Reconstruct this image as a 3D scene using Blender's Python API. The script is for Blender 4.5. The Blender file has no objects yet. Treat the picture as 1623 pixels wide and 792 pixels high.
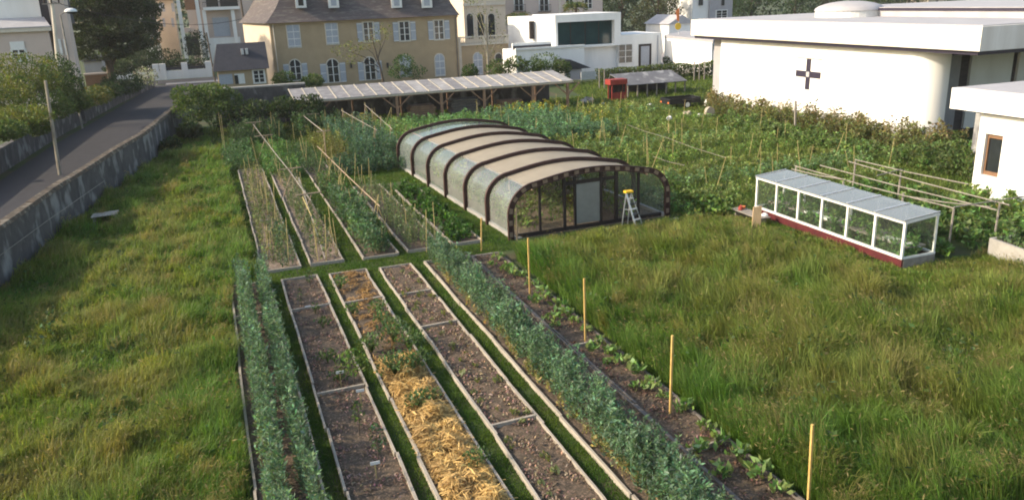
import bpy, math, random
import numpy as np
R = math.radians
rng = np.random.default_rng(7)
random.seed(7)
scene = bpy.context.scene
col = scene.collection

# ------------------------------------------------------------------ camera
F, PIT, YAW, ROLL, CH = 1280.0, R(17.42), R(19.75), R(2.16), 10.5
fw = np.array([math.sin(YAW)*math.cos(PIT), math.cos(YAW)*math.cos(PIT), -math.sin(PIT)])
rt = np.array([math.cos(YAW), -math.sin(YAW), 0.0])
dn = np.cross(fw, rt)
cr = rt*math.cos(ROLL)+dn*math.sin(ROLL)
cd = -rt*math.sin(ROLL)+dn*math.cos(ROLL)
CM = np.array([cr, cd, fw])
from mathutils import Matrix, Vector
cam = bpy.data.cameras.new('camera')
camo = bpy.data.objects.new('camera', cam)
col.objects.link(camo)
m = Matrix((( cr[0], -cd[0], -fw[0], 0), (cr[1], -cd[1], -fw[1], 0), (cr[2], -cd[2], -fw[2], CH), (0, 0, 0, 1)))
camo.matrix_world = m
cam.sensor_width = 36.0
cam.lens = F/1623*36.0
cam.clip_end = 2000
scene.camera = camo

# ------------------------------------------------------------------ light
SUN_EL, SUN_AZ = 29.0, -80.0         # azimuth from +Y, negative = to the left
world = bpy.data.worlds.new('World'); scene.world = world
world.use_nodes = True
nt = world.node_tree
bg = nt.nodes['Background']
sky = nt.nodes.new('ShaderNodeTexSky')
sky.sky_type = 'NISHITA'; sky.sun_disc = False
sky.sun_elevation = R(SUN_EL); sky.sun_rotation = R(SUN_AZ)
sky.air_density = 1.3; sky.dust_density = 2.5
nt.links.new(sky.outputs[0], bg.inputs[0])
bg.inputs[1].default_value = 0.15
sl = bpy.data.lights.new('sun', 'SUN'); sl.energy = 3.6; sl.angle = R(1.2)
sl.color = (1.0, 0.86, 0.66)
so = bpy.data.objects.new('sun', sl); col.objects.link(so)
sd = Vector((math.sin(R(SUN_AZ))*math.cos(R(SUN_EL)), math.cos(R(SUN_AZ))*math.cos(R(SUN_EL)), math.sin(R(SUN_EL))))
so.rotation_euler = (-sd).to_track_quat('-Z', 'Y').to_euler()
so.location = sd*60
scene.view_settings.view_transform = 'Standard'
scene.view_settings.look = 'None'
scene.view_settings.exposure = 0.92
scene.view_settings.gamma = 1.0
scene.cycles.max_bounces = 8
scene.cycles.transparent_max_bounces = 24
scene.cycles.use_denoising = True
scene.cycles.filter_width = 1.9

# ------------------------------------------------------------------ helpers
def ray(px, py):
    return CM.T @ np.array([(px-811.5)/F, (py-396)/F, 1.0])
def G(px, py, z=0.0):
    d = ray(px, py); t = (z-CH)/d[2]
    return float(d[0]*t), float(d[1]*t)
def at(px, py, y=None, x=None):
    d = ray(px, py); t = y/d[1] if y is not None else x/d[0]
    return Vector((float(d[0]*t), float(d[1]*t), float(CH+d[2]*t)))
def rect(x0, x1, y0, y1, Y):
    a, b = at(x0, (y0+y1)/2, Y), at(x1, (y0+y1)/2, Y)
    c, d = at((x0+x1)/2, y0, Y), at((x0+x1)/2, y1, Y)
    return a.x, b.x, d.z, c.z

ORG = {}
def tag(o, label=None, cat=None, group=None, kind=None):
    if label: o['label'] = label
    if cat: o['category'] = cat
    if group: o['group'] = group
    if kind: o['kind'] = kind
    return o
def thing(name, label, cat, loc=(0, 0, 0), group=None, rz=0):
    o = bpy.data.objects.new(name, None); col.objects.link(o)
    o.location = loc; o.rotation_euler[2] = rz
    o.empty_display_size = 0.3
    ORG[o.name] = Vector(loc)
    return tag(o, label, cat, group)
def link(name, me, mat, parent=None):
    o = bpy.data.objects.new(name, me); col.objects.link(o)
    me.materials.append(mat)
    if parent is not None:
        o.parent = parent; ORG[o.name] = ORG[parent.name]
    else:
        ORG[o.name] = Vector((0, 0, 0))
    return o
KIDS = {}
def copy_thing(src, loc, rz=None, label=None, scale=None, group=None):
    r = src.copy(); col.objects.link(r); r.location = loc
    if rz is not None: r.rotation_euler[2] = rz
    if scale is not None: r.scale = (scale,)*3 if not isinstance(scale, tuple) else scale
    if label: r['label'] = label
    if group: r['group'] = group
    for ch in src.children:
        c = ch.copy(); col.objects.link(c); c.parent = r
        for g in ch.children:
            d = g.copy(); col.objects.link(d); d.parent = c
    return r

class MB:
    """collects boxes, tubes and plates; build() makes one mesh object"""
    def __init__(s): s.v = []; s.f = []
    def poly(s, pts):
        n = len(s.v); s.v += [tuple(p) for p in pts]; s.f.append(tuple(range(n, n+len(pts)))); return s
    def box(s, x0, x1, y0, y1, z0, z1):
        n = len(s.v)
        for z in (z0, z1): s.v += [(x0, y0, z), (x1, y0, z), (x1, y1, z), (x0, y1, z)]
        for q in ((3, 2, 1, 0), (4, 5, 6, 7), (0, 1, 5, 4), (1, 2, 6, 5), (2, 3, 7, 6), (3, 0, 4, 7)):
            s.f.append(tuple(n+i for i in q))
        return s
    def bar(s, a, b, w, h=None, up=(0, 0, 1)):
        a = Vector(a); b = Vector(b); h = h or w
        d = (b-a).normalized(); u = Vector(up)
        if abs(d.dot(u)) > 0.95: u = Vector((0, 1, 0))
        r = d.cross(u).normalized()*(w/2); u = r.cross(d).normalized()*(h/2)
        n = len(s.v)
        for p in (a, b): s.v += [tuple(p-r-u), tuple(p+r-u), tuple(p+r+u), tuple(p-r+u)]
        for q in ((3, 2, 1, 0), (4, 5, 6, 7), (0, 1, 5, 4), (1, 2, 6, 5), (2, 3, 7, 6), (3, 0, 4, 7)):
            s.f.append(tuple(n+i for i in q))
        return s
    def tube(s, pts, rad, k=6, cap=True):
        pts = [Vector(p) for p in pts]
        if not isinstance(rad, (list, tuple)): rad = [rad]*len(pts)
        n0 = len(s.v)
        for i, p in enumerate(pts):
            d = (pts[min(i+1, len(pts)-1)]-pts[max(i-1, 0)]).normalized()
            u = Vector((1, 0, 0)) if abs(d.x) < 0.9 else Vector((0, 1, 0))
            r = d.cross(u).normalized(); u = r.cross(d)
            for j in range(k):
                a = 2*math.pi*j/k
                s.v.append(tuple(p+(r*math.cos(a)+u*math.sin(a))*rad[i]))
        for i in range(len(pts)-1):
            for j in range(k):
                a = n0+i*k+j; b = n0+i*k+(j+1) % k
                s.f.append((a, a+k, b+k, b))
        if cap:
            s.f.append(tuple(n0+j for j in range(k)))
            s.f.append(tuple(n0+(len(pts)-1)*k+j for j in reversed(range(k))))
        return s
    def prism(s, pts, d):
        """pts a planar loop, extruded by vector d"""
        d = Vector(d); n = len(s.v); k = len(pts)
        s.v += [tuple(Vector(p)) for p in pts]+[tuple(Vector(p)+d) for p in pts]
        s.f.append(tuple(range(n, n+k))); s.f.append(tuple(n+k+i for i in reversed(range(k))))
        for i in range(k):
            j = (i+1) % k
            s.f.append((n+i, n+k+i, n+k+j, n+j))
        return s
    def dome(s, c, rx, ry, rz, nu=12, nv=5, full=False):
        n = len(s.v); c = Vector(c)
        lo = -math.pi/2 if full else 0
        for i in range(nv+1):
            t = lo+(math.pi/2-lo)*i/nv
            for j in range(nu):
                a = 2*math.pi*j/nu
                s.v.append((c.x+rx*math.cos(t)*math.cos(a), c.y+ry*math.cos(t)*math.sin(a), c.z+rz*math.sin(t)))
        for i in range(nv):
            for j in range(nu):
                s.f.append((n+i*nu+j, n+i*nu+(j+1) % nu, n+(i+1)*nu+(j+1) % nu, n+(i+1)*nu+j))
        return s
    def build(s, name, mat, parent=None, smooth=False, bevel=0):
        o0 = ORG[parent.name] if parent is not None else Vector((0, 0, 0))
        me = bpy.data.meshes.new(name)
        me.from_pydata([(a-o0.x, b-o0.y, c-o0.z) for a, b, c in s.v], [], s.f)
        import bmesh
        bm = bmesh.new(); bm.from_mesh(me)
        bmesh.ops.recalc_face_normals(bm, faces=bm.faces)
        bm.to_mesh(me); bm.free()
        if smooth:
            for p in me.polygons: p.use_smooth = True
        o = link(name, me, mat, parent)
        if bevel:
            b = o.modifiers.new('bevel', 'BEVEL'); b.width = bevel; b.segments = 2; b.limit_method = 'ANGLE'
        return o
def B(x0, x1, y0, y1, z0, z1): return MB().box(x0, x1, y0, y1, z0, z1)

# smooth pseudo noise for layouts
_ph = rng.uniform(0, 6.28, (64, 8)); _dr = rng.uniform(0, 6.28, (64, 8)); _fq = rng.uniform(.6, 1.7, (64, 8))
def N(x, y, sc, seed=0):
    s = 0
    for k in range(8):
        a = _dr[seed, k]
        s = s+np.sin((x*np.cos(a)+y*np.sin(a))*_fq[seed, k]*6.28/sc+_ph[seed, k])
    return s/4.0       # about -1..1
def N3(p, sc, seed=0):
    return (N(p[:, 0]+p[:, 2]*.7, p[:, 1]-p[:, 2]*.45, sc, seed)+N(p[:, 2]+p[:, 1]*.3, p[:, 0]-p[:, 1]*.2, sc, seed+1))/1.6

# ------------------------------------------------------------------ vegetation meshes (numpy)
class Veg:
    def __init__(s): s.V = []; s.T = []; s.C = []; s.n = 0
    def add(s, V, tri, C):
        n, k, _ = V.shape
        base = (np.arange(n)*k)[:, None, None]+s.n
        s.V.append(V.reshape(-1, 3)); s.T.append((base+np.array(tri)[None]).reshape(-1, 3))
        s.C.append(np.repeat(C, k, axis=0)); s.n += n*k
    def blades(s, P, h, w, lean, C, az=None, bend=.45):
        n = len(P)
        if az is None: az = rng.uniform(0, 6.283, n)
        face = rng.uniform(0, 6.283, n)
        wx = np.stack([np.cos(face), np.sin(face), np.zeros(n)], 1)*(np.broadcast_to(w, n)/2)[:, None]
        d = np.stack([np.cos(az), np.sin(az), np.zeros(n)], 1)
        h = np.broadcast_to(h, n)[:, None]; lean = np.broadcast_to(lean, n)[:, None]
        up = np.array([[0, 0, 1.0]])
        m_ = P+d*h*lean*.35+up*h*.6
        t_ = P+d*h*lean*(1.0)+up*h*(1-bend*lean)
        V = np.stack([P-wx, P+wx, m_-wx*.8, m_+wx*.8, t_], 1)
        s.add(V, [(0, 1, 3), (0, 3, 2), (2, 3, 4)], C)
    def leaves(s, P, size, C, up=0.3, asp=.55, nrm=None):
        n = len(P)
        d = rng.normal(size=(n, 3)); d[:, 2] *= .7
        if nrm is not None: d = d*.6+nrm
        d /= np.linalg.norm(d, axis=1)[:, None]
        q = rng.normal(size=(n, 3)); q[:, 2] += up*2
        q -= d*(q*d).sum(1)[:, None]*.5
        r = np.cross(d, q); r /= np.linalg.norm(r, axis=1)[:, None]+1e-9
        sz = (np.broadcast_to(size, n)*rng.uniform(.6, 1.3, n))[:, None]
        nn = np.cross(r, d)
        a = P-d*sz*.5; b = P+d*sz*.5
        V = np.stack([a, P+r*sz*asp*.5+nn*sz*.06, b, P-r*sz*asp*.5+nn*sz*.06], 1)
        s.add(V, [(0, 1, 2), (0, 2, 3)], C)
    def build(s, name, mat, parent=None):
        V = np.concatenate(s.V); T = np.concatenate(s.T); C = np.concatenate(s.C)
        if parent is not None: V = V-np.array(ORG[parent.name])[None]
        me = bpy.data.meshes.new(name)
        me.vertices.add(len(V)); me.vertices.foreach_set('co', V.astype(np.float32).ravel())
        me.loops.add(T.size); me.loops.foreach_set('vertex_index', T.astype(np.int32).ravel())
        me.polygons.add(len(T)); me.polygons.foreach_set('loop_start', (np.arange(len(T))*3).astype(np.int32))
        me.update(calc_edges=True)
        at_ = me.attributes.new('Col', 'FLOAT_COLOR', 'POINT')
        at_.data.foreach_set('color', np.concatenate([np.clip(C, 0, 1), np.ones((len(C), 1))], 1).astype(np.float32).ravel())
        return link(name, me, mat, parent)
def vary(c, n, amt=.25, hue=.12):
    c = np.array(c, float)
    k = np.exp(rng.normal(0, amt, n))[:, None]
    return c[None]*k*np.exp(rng.normal(0, hue, (n, 3)))
def mixc(a, b, t):
    t = np.clip(t, 0, 1)[:, None]
    return np.asarray(a)*(1-t)+np.asarray(b)*t

# ------------------------------------------------------------------ materials
def newmat(name):
    m_ = bpy.data.materials.new(name); m_.use_nodes = True
    return m_, m_.node_tree, m_.node_tree.nodes['Principled BSDF']
def mat(name, c, c2=None, scale=3.0, rough=.8, bump=.0, metal=0, spec=.3, detail=6, stretch=None, c3=None, s3=20):
    m_, t, p = newmat(name)
    p.inputs['Roughness'].default_value = rough; p.inputs['Metallic'].default_value = metal
    p.inputs['Specular IOR Level'].default_value = spec
    c2 = c2 or tuple(x*.72 for x in c)
    tc = t.nodes.new('ShaderNodeTexCoord'); mp = t.nodes.new('ShaderNodeMapping')
    if stretch: mp.inputs['Scale'].default_value = stretch
    t.links.new(tc.outputs['Object'], mp.inputs[0])
    nz = t.nodes.new('ShaderNodeTexNoise'); nz.inputs['Scale'].default_value = scale
    nz.inputs['Detail'].default_value = detail; nz.inputs['Roughness'].default_value = .65
    t.links.new(mp.outputs[0], nz.inputs['Vector'])
    rp = t.nodes.new('ShaderNodeValToRGB')
    rp.color_ramp.elements[0].position = .3; rp.color_ramp.elements[1].position = .7
    rp.color_ramp.elements[0].color = (*c2, 1); rp.color_ramp.elements[1].color = (*c, 1)
    t.links.new(nz.outputs['Fac'], rp.inputs[0])
    out = rp.outputs[0]
    if c3:
        n3 = t.nodes.new('ShaderNodeTexNoise'); n3.inputs['Scale'].default_value = s3; n3.inputs['Detail'].default_value = 4
        t.links.new(mp.outputs[0], n3.inputs['Vector'])
        r3 = t.nodes.new('ShaderNodeValToRGB'); r3.color_ramp.elements[0].position = .52; r3.color_ramp.elements[1].position = .66
        t.links.new(n3.outputs['Fac'], r3.inputs[0])
        mx = t.nodes.new('ShaderNodeMix'); mx.data_type = 'RGBA'
        t.links.new(r3.outputs[0], mx.inputs[0]); t.links.new(out, mx.inputs[6]); mx.inputs[7].default_value = (*c3, 1)
        out = mx.outputs[2]
    t.links.new(out, p.inputs['Base Color'])
    if bump:
        b = t.nodes.new('ShaderNodeBump'); b.inputs['Strength'].default_value = bump; b.inputs['Distance'].default_value = .05
        t.links.new(nz.outputs['Fac'], b.inputs['Height']); t.links.new(b.outputs[0], p.inputs['Normal'])
    return m_
def vegmat(name, trans=.3, gloss=.04):
    m_, t, p = newmat(name)
    a = t.nodes.new('ShaderNodeAttribute'); a.attribute_name = 'Col'
    p.inputs['Roughness'].default_value = .55; p.inputs['Specular IOR Level'].default_value = .25
    t.links.new(a.outputs['Color'], p.inputs['Base Color'])
    tr = t.nodes.new('ShaderNodeBsdfTranslucent')
    mul = t.nodes.new('ShaderNodeMix'); mul.data_type = 'RGBA'; mul.blend_type = 'MULTIPLY'; mul.inputs[0].default_value = 1
    t.links.new(a.outputs['Color'], mul.inputs[6]); mul.inputs[7].default_value = (1.25, 1.2, .6, 1)
    t.links.new(mul.outputs[2], tr.inputs['Color'])
    mx = t.nodes.new('ShaderNodeMixShader'); mx.inputs[0].default_value = trans
    t.links.new(p.outputs[0], mx.inputs[1]); t.links.new(tr.outputs[0], mx.inputs[2])
    t.links.new(mx.outputs[0], t.nodes['Material Output'].inputs[0])
    return m_
def clearmat(name, tint, alpha, rough=.03, dirt=None, ior=1.5):
    """thin clear sheet: see-through, a dusty body, and a mirror-like surface that grows at grazing angles"""
    m_, t, p = newmat(name)
    p.inputs['Base Color'].default_value = (*tint, 1); p.inputs['Roughness'].default_value = .8
    p.inputs['Specular IOR Level'].default_value = 0
    tr = t.nodes.new('ShaderNodeBsdfTransparent'); tr.inputs[0].default_value = (.93, .96, .95, 1)
    a_ = None
    m1 = t.nodes.new('ShaderNodeMixShader'); m1.inputs[0].default_value = alpha
    if dirt:
        tc = t.nodes.new('ShaderNodeTexCoord'); nz = t.nodes.new('ShaderNodeTexNoise'); nz.inputs['Scale'].default_value = 1.2; nz.inputs['Detail'].default_value = 6
        mp = t.nodes.new('ShaderNodeMapping'); mp.inputs['Scale'].default_value = (1, 1, .45)
        t.links.new(tc.outputs['Object'], mp.inputs[0]); t.links.new(mp.outputs[0], nz.inputs['Vector'])
        mm = t.nodes.new('ShaderNodeMath'); mm.operation = 'MULTIPLY_ADD'; mm.inputs[1].default_value = dirt; mm.inputs[2].default_value = alpha
        t.links.new(nz.outputs['Fac'], mm.inputs[0]); t.links.new(mm.outputs[0], m1.inputs[0])
    t.links.new(tr.outputs[0], m1.inputs[1]); t.links.new(p.outputs[0], m1.inputs[2])
    gl = t.nodes.new('ShaderNodeBsdfGlossy'); gl.inputs['Roughness'].default_value = rough
    fr = t.nodes.new('ShaderNodeFresnel'); fr.inputs[0].default_value = ior
    m2 = t.nodes.new('ShaderNodeMixShader'); t.links.new(fr.outputs[0], m2.inputs[0])
    ge = t.nodes.new('ShaderNodeNewGeometry'); io = t.nodes.new('ShaderNodeMath'); io.operation = 'MULTIPLY_ADD'
    io.inputs[1].default_value = 1/ior-ior; io.inputs[2].default_value = ior
    t.links.new(ge.outputs['Backfacing'], io.inputs[0]); t.links.new(io.outputs[0], fr.inputs[0])
    t.links.new(m1.outputs[0], m2.inputs[1]); t.links.new(gl.outputs[0], m2.inputs[2])
    t.links.new(m2.outputs[0], t.nodes['Material Output'].inputs[0])
    return m_
def translucent(m_, k, tint=(.6, .5, .35, 1)):
    t = m_.node_tree; p = t.nodes['Principled BSDF']
    tr = t.nodes.new('ShaderNodeBsdfTranslucent'); tr.inputs[0].default_value = tint
    mx = t.nodes.new('ShaderNodeMixShader'); mx.inputs[0].default_value = k
    t.links.new(p.outputs[0], mx.inputs[1]); t.links.new(tr.outputs[0], mx.inputs[2])
    t.links.new(mx.outputs[0], t.nodes['Material Output'].inputs[0])
M = dict(
    leaf=vegmat('leaf', .36), grass=vegmat('grass_blade', .45), straw=vegmat('straw_strand', .2),
    ground=mat('ground_turf', (.055, .08, .02), (.03, .045, .013), .6, .95, .3, c3=(.07, .055, .03), s3=.35),
    soil=mat('soil', (.115, .085, .056), (.052, .039, .027), 5, .95, .8, c3=(.19, .13, .095), s3=18),
    soil_dry=mat('soil_dry', (.2, .15, .11), (.11, .08, .058), 4, .95, .7, c3=(.28, .22, .17), s3=16),
    board=mat('weathered_board', (.42, .37, .30), (.23, .20, .165), 4, .85, .2, stretch=(3, .5, 3)),
    darkboard=mat('dark_board', (.17, .15, .135), (.08, .07, .06), 4, .85, .2, stretch=(3, .5, 3)),
    stake=mat('yellow_stake', (.55, .37, .13), (.42, .27, .08), 5, .7),
    cane=mat('bamboo_cane', (.46, .37, .16), (.3, .24, .1), 4, .7),
    pole=mat('peeled_pole', (.38, .28, .19), (.22, .16, .11), 4, .8),
    greypole=mat('grey_pole', (.3, .27, .23), (.17, .15, .13), 3, .85),
    arch=mat('brown_arch_timber', (.075, .036, .028), (.04, .02, .016), 5, .6),
    archblock=mat('arch_spacer_block', (.26, .18, .12), (.15, .1, .07), 5, .7),
    frame=mat('dark_door_timber', (.035, .024, .02), (.016, .012, .011), 5, .65),
    roofsheet=mat('beige_shade_sheet', (.47, .42, .33), (.38, .335, .265), 1.2, .55),
    sheetold=mat('weathered_cement_sheet', (.30, .285, .285), (.19, .18, .185), .9, .75, .1, stretch=(1, 2, 1), c3=(.4, .385, .37), s3=1.4),
    greyslate=mat('weathered_roof_and_shade', (.17, .17, .18), (.11, .11, .12), .9, .8, .2, c3=(.3, .3, .3), s3=1.1),
    poly=clearmat('clear_polycarbonate', (.40, .45, .43), .16, .13, dirt=.20, ior=1.42),
    glass=clearmat('greenhouse_glass', (.25, .28, .26), .03, .03, dirt=.06, ior=1.35),
    roofglass=clearmat('dusty_roof_glass', (.30, .31, .30), .40, .10, dirt=.3),
    whitesheet=mat('milky_door_sheet', (.30, .30, .28), (.22, .22, .2), 2, .4),
    dglass=mat('window_glass', (.025, .03, .035), (.015, .018, .02), 1.5, .08, spec=.6),
    gglass=mat('green_glazing', (.018, .05, .05), (.010, .028, .03), .5, .07, spec=.5),
    concrete=mat('concrete', (.36, .34, .31), (.24, .23, .21), 2.5, .9, .2),
    wallstone=mat('old_render_wall', (.095, .088, .086), (.045, .042, .042), 1.6, .95, .8, c3=(.20, .195, .19), s3=1.3, stretch=(1, .8, .55)),
    coping=mat('mossy_coping', (.12, .08, .05), (.045, .042, .035), 2.2, .95, .7, c3=(.2, .17, .13), s3=3),
    asphalt=mat('asphalt', (.040, .038, .042), (.03, .028, .031), 1.3, .9, .1),
    pave=mat('pavement', (.34, .31, .29), (.25, .23, .22), 1.5, .9),
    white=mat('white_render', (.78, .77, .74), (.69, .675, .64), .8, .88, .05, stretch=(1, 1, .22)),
    whitepaint=mat('white_paint', (.74, .73, .70), (.58, .57, .54), 3, .6),
    fascia=mat('stained_white_fascia', (.66, .635, .58), (.50, .46, .40), .9, .85, stretch=(1, 1, .15)),
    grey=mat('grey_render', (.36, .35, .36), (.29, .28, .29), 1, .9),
    roofgrey=mat('grey_flat_roof', (.40, .39, .40), (.33, .32, .33), .6, .9),
    house=mat('ochre_render', (.40, .30, .185), (.33, .245, .15), .8, .92, .1),
    houselt=mat('cream_render', (.62, .52, .40), (.54, .45, .34), .8, .9),
    pink=mat('pink_beige_render', (.55, .45, .39), (.48, .39, .34), .6, .9),
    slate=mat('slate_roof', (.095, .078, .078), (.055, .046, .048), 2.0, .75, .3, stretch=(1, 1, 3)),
    slatedark=mat('dark_slate', (.045, .044, .052), (.03, .03, .036), 2.0, .7, .2),
    shutter=mat('grey_blue_shutter', (.38, .40, .44), (.31, .33, .37), 4, .7),
    stonetrim=mat('pale_stone_trim', (.62, .56, .47), (.5, .45, .37), 2, .9),
    sheet=mat('fibre_cement_sheet', (.42, .40, .385), (.29, .275, .27), .8, .7, .1, stretch=(1, 2, 1), c3=(.5, .485, .47), s3=1.2),
    rib=mat('pale_batten', (.46, .41, .33), (.36, .32, .25), 3, .8),
    timber=mat('brown_timber', (.30, .19, .12), (.17, .1, .065), 3, .8),
    red=mat('red_paint', (.30, .04, .03), (.2, .03, .02), 3, .6),
    maroon=mat('maroon_paint', (.105, .018, .02), (.06, .012, .014), 3, .6),
    black=mat('black_paint', (.018, .018, .022), (.012, .012, .014), 3, .35, spec=.5),
    rubber=mat('rubber', (.02, .02, .02), (.014, .014, .014), 3, .8),
    alu=mat('aluminium', (.62, .63, .65), (.5, .5, .52), 5, .35, metal=.6),
    yellow=mat('yellow_plastic', (.75, .47, .04), (.65, .4, .03), 3, .5),
    orange=mat('orange_paint', (.7, .2, .05), (.6, .16, .04), 3, .6),
    plastic=mat('white_plastic', (.72, .72, .70), (.62, .62, .6), 3, .4),
    plank=mat('fresh_plank', (.58, .40, .22), (.46, .3, .15), 3, .8, stretch=(4, 1, .6)),
    bark=mat('bark', (.12, .09, .065), (.055, .042, .032), 5, .95, .6, stretch=(1, 1, .4)),
    palebark=mat('pale_bark', (.36, .32, .25), (.2, .17, .13), 4, .9, .3, stretch=(1, 1, .4)),
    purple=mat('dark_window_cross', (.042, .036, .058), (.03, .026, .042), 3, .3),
    rock=mat('pale_rock', (.42, .37, .29), (.28, .24, .19), 3, .9, .5),
    wire=mat('cable', (.03, .03, .03), None, 3, .7),
    roofpurple=mat('brown_slate_roof', (.105, .085, .080), (.068, .055, .054), 3, .8, .35, stretch=(1, 1, 4), c3=(.13, .115, .10), s3=1.0),
    tile=mat('brown_panel', (.22, .12, .07), (.16, .09, .05), 3, .6),
)
translucent(M['roofsheet'], .4)
translucent(M['whitesheet'], .25, (.5, .5, .48, 1))
translucent(M['sheet'], .25, (.45, .43, .4, 1))
translucent(M['sheetold'], .2, (.35, .34, .32, 1))

# ================================================================== SETTING
def sheet(name, pts, z, m_):
    o = MB().poly([(x, y, z) for x, y in pts]).build(name, m_)
    return tag(o, kind='structure')
sheet('ground', [(-400, -40), (600, -40), (600, 900), (-400, 900)], 0.0, M['ground'])
# lane on the left, between the two walls
lane = [(-14.6, 20), (-9.6, 20), (-8.6, 45), (-5.9, 64), (-4.2, 78), (-3.2, 90), (-1.0, 130), (-7.6, 130), (-10.4, 100), (-13.1, 75), (-14.4, 55)]
sheet('lane_road', lane, .004, M['asphalt'])
sheet('street_road', [(-80, 131), (200, 131), (200, 138), (-80, 138)], .008, M['asphalt'])
pv = MB().box(-6, 60, 128.3, 130.9, 0, .13).build('pavement', M['pave']); tag(pv, kind='structure')
# courtyard in front of the villa and hall, pale gravel
sheet('courtyard', [(56, 91), (140, 91), (140, 128), (32, 128), (32, 100)], .012, M['pave'])

# ---- garden wall along the lane
wb = [(-13.6, 8.0), (-11.9, 18), (-10.4, 27), (-9.01, 35.8), (-7.89, 44.3), (-5.88, 56.1), (-4.69, 62.4), (-3.5, 73.5), (-2.6, 80.5)]
wt = []
w = thing('garden_wall', 'long stained grey wall with mossy coping between the lane and the left meadow', 'wall', (-9, 36, 0))
mb = MB(); cp = MB()
hs = [2.15]*len(wb)
for i in range(len(wb)-1):
    (x0, y0), (x1, y1) = wb[i], wb[i+1]
    h0, h1 = hs[i], hs[i+1]
    n = max(2, int((y1-y0)/2.3))
    mb.prism([(x0, y0, -.1), (x1, y1, -.1), (x1, y1, h1), (x0, y0, h0)], (-.43, 0, 0))
    for k in range(n):
        a, b = k/n, (k+1)/n
        P0 = Vector((x0+(x1-x0)*a, y0+(y1-y0)*a, 0)); P1 = Vector((x0+(x1-x0)*b, y0+(y1-y0)*b, 0))
        z0 = h0+(h1-h0)*a; z1 = h0+(h1-h0)*b
        t = .38
        r_ = random.uniform(-.025, .025)
        cp.prism([(P0.x+.07+r_*.4, P0.y, z0), (P0.x-.02, P0.y, z0+.17+r_), (P0.x-.35, P0.y, z0+.2+r_), (P0.x-.47, P0.y, z0)],
                 (P1.x-P0.x, P1.y-P0.y, z1-z0))
mb.build('wall_body', M['wallstone'], w); cp.build('coping', M['coping'], w)
# wall on the far side of the lane
w = thing('lane_wall', 'low dark stone wall on the far side of the lane under the gardens', 'wall', (-14, 60, 0))
mb = MB()
lw = [(-17.2, 20), (-15.6, 45), (-14.6, 62), (-13.2, 82), (-10.2, 108), (-7.4, 127)]
for (a, b), (c, d) in zip(lw, lw[1:]):
    mb.prism([(a, b, -.1), (c, d, -.1), (c, d, 1.5), (a, b, 1.5)], (-.4, 0, 0))
    mb.prism([(a+.05, b, 1.5), (c+.05, d, 1.5), (c+.02, d, 1.62), (a+.02, b, 1.62)], (-.5, 0, 0))
mb.build('wall_body', M['wallstone'], w)
mb = MB()
for k in range(2):
    p = (-14.75, 60.5) if k == 0 else (-12.4, 90)
    mb.box(p[0]-.25, p[0]+.42, p[1]-.3, p[1]+.3, 0, 1.8)
mb.build('pillar', M['wallstone'], w)
# raised gardens behind the lane wall
sheet('garden_terrace', [(-80, 18), (-17.45, 18), (-15.85, 45), (-14.85, 62), (-13.45, 82), (-10.45, 108), (-7.65, 127), (-80, 127)], 1.35, M['ground'])

# ================================================================== GRASS
def inside(x, y, poly):
    r = np.zeros(len(x), bool); n = len(poly)
    for i in range(n):
        (x0, y0), (x1, y1) = poly[i], poly[(i+1) % n]
        c = ((y0 > y) != (y1 > y)) & (x < (x1-x0)*(y-y0)/(y1-y0+1e-9)+x0)
        r ^= c
    return r
def scatter(poly, dens, far=None, holes=(), ref=20.0, pw=1.3):
    """points in a polygon, density (per m2 at ref distance) falls with distance"""
    P = np.array(poly); x0, y0 = P.min(0); x1, y1 = P.max(0)
    n = int((x1-x0)*(y1-y0)*dens)
    x = rng.uniform(x0, x1, n); y = rng.uniform(y0, y1, n)
    d = np.hypot(x, y)
    k = inside(x, y, poly) & (rng.uniform(0, 1, n) < np.minimum(1, (ref/d)**pw))
    # only what a camera nearby could see
    vx = np.degrees(np.arctan2(x, y))
    k &= (vx > -20) & (vx < 58)
    for hpoly in holes: k &= ~inside(x, y, hpoly)
    return x[k], y[k]
OLIVE = np.array([.168, .215, .046]); GREEN = np.array([.100, .190, .028]); YEL = np.array([.28, .27, .07])
TAN = np.array([.235, .205, .095]); BROWNG = np.array([.24, .195, .07])
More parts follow.
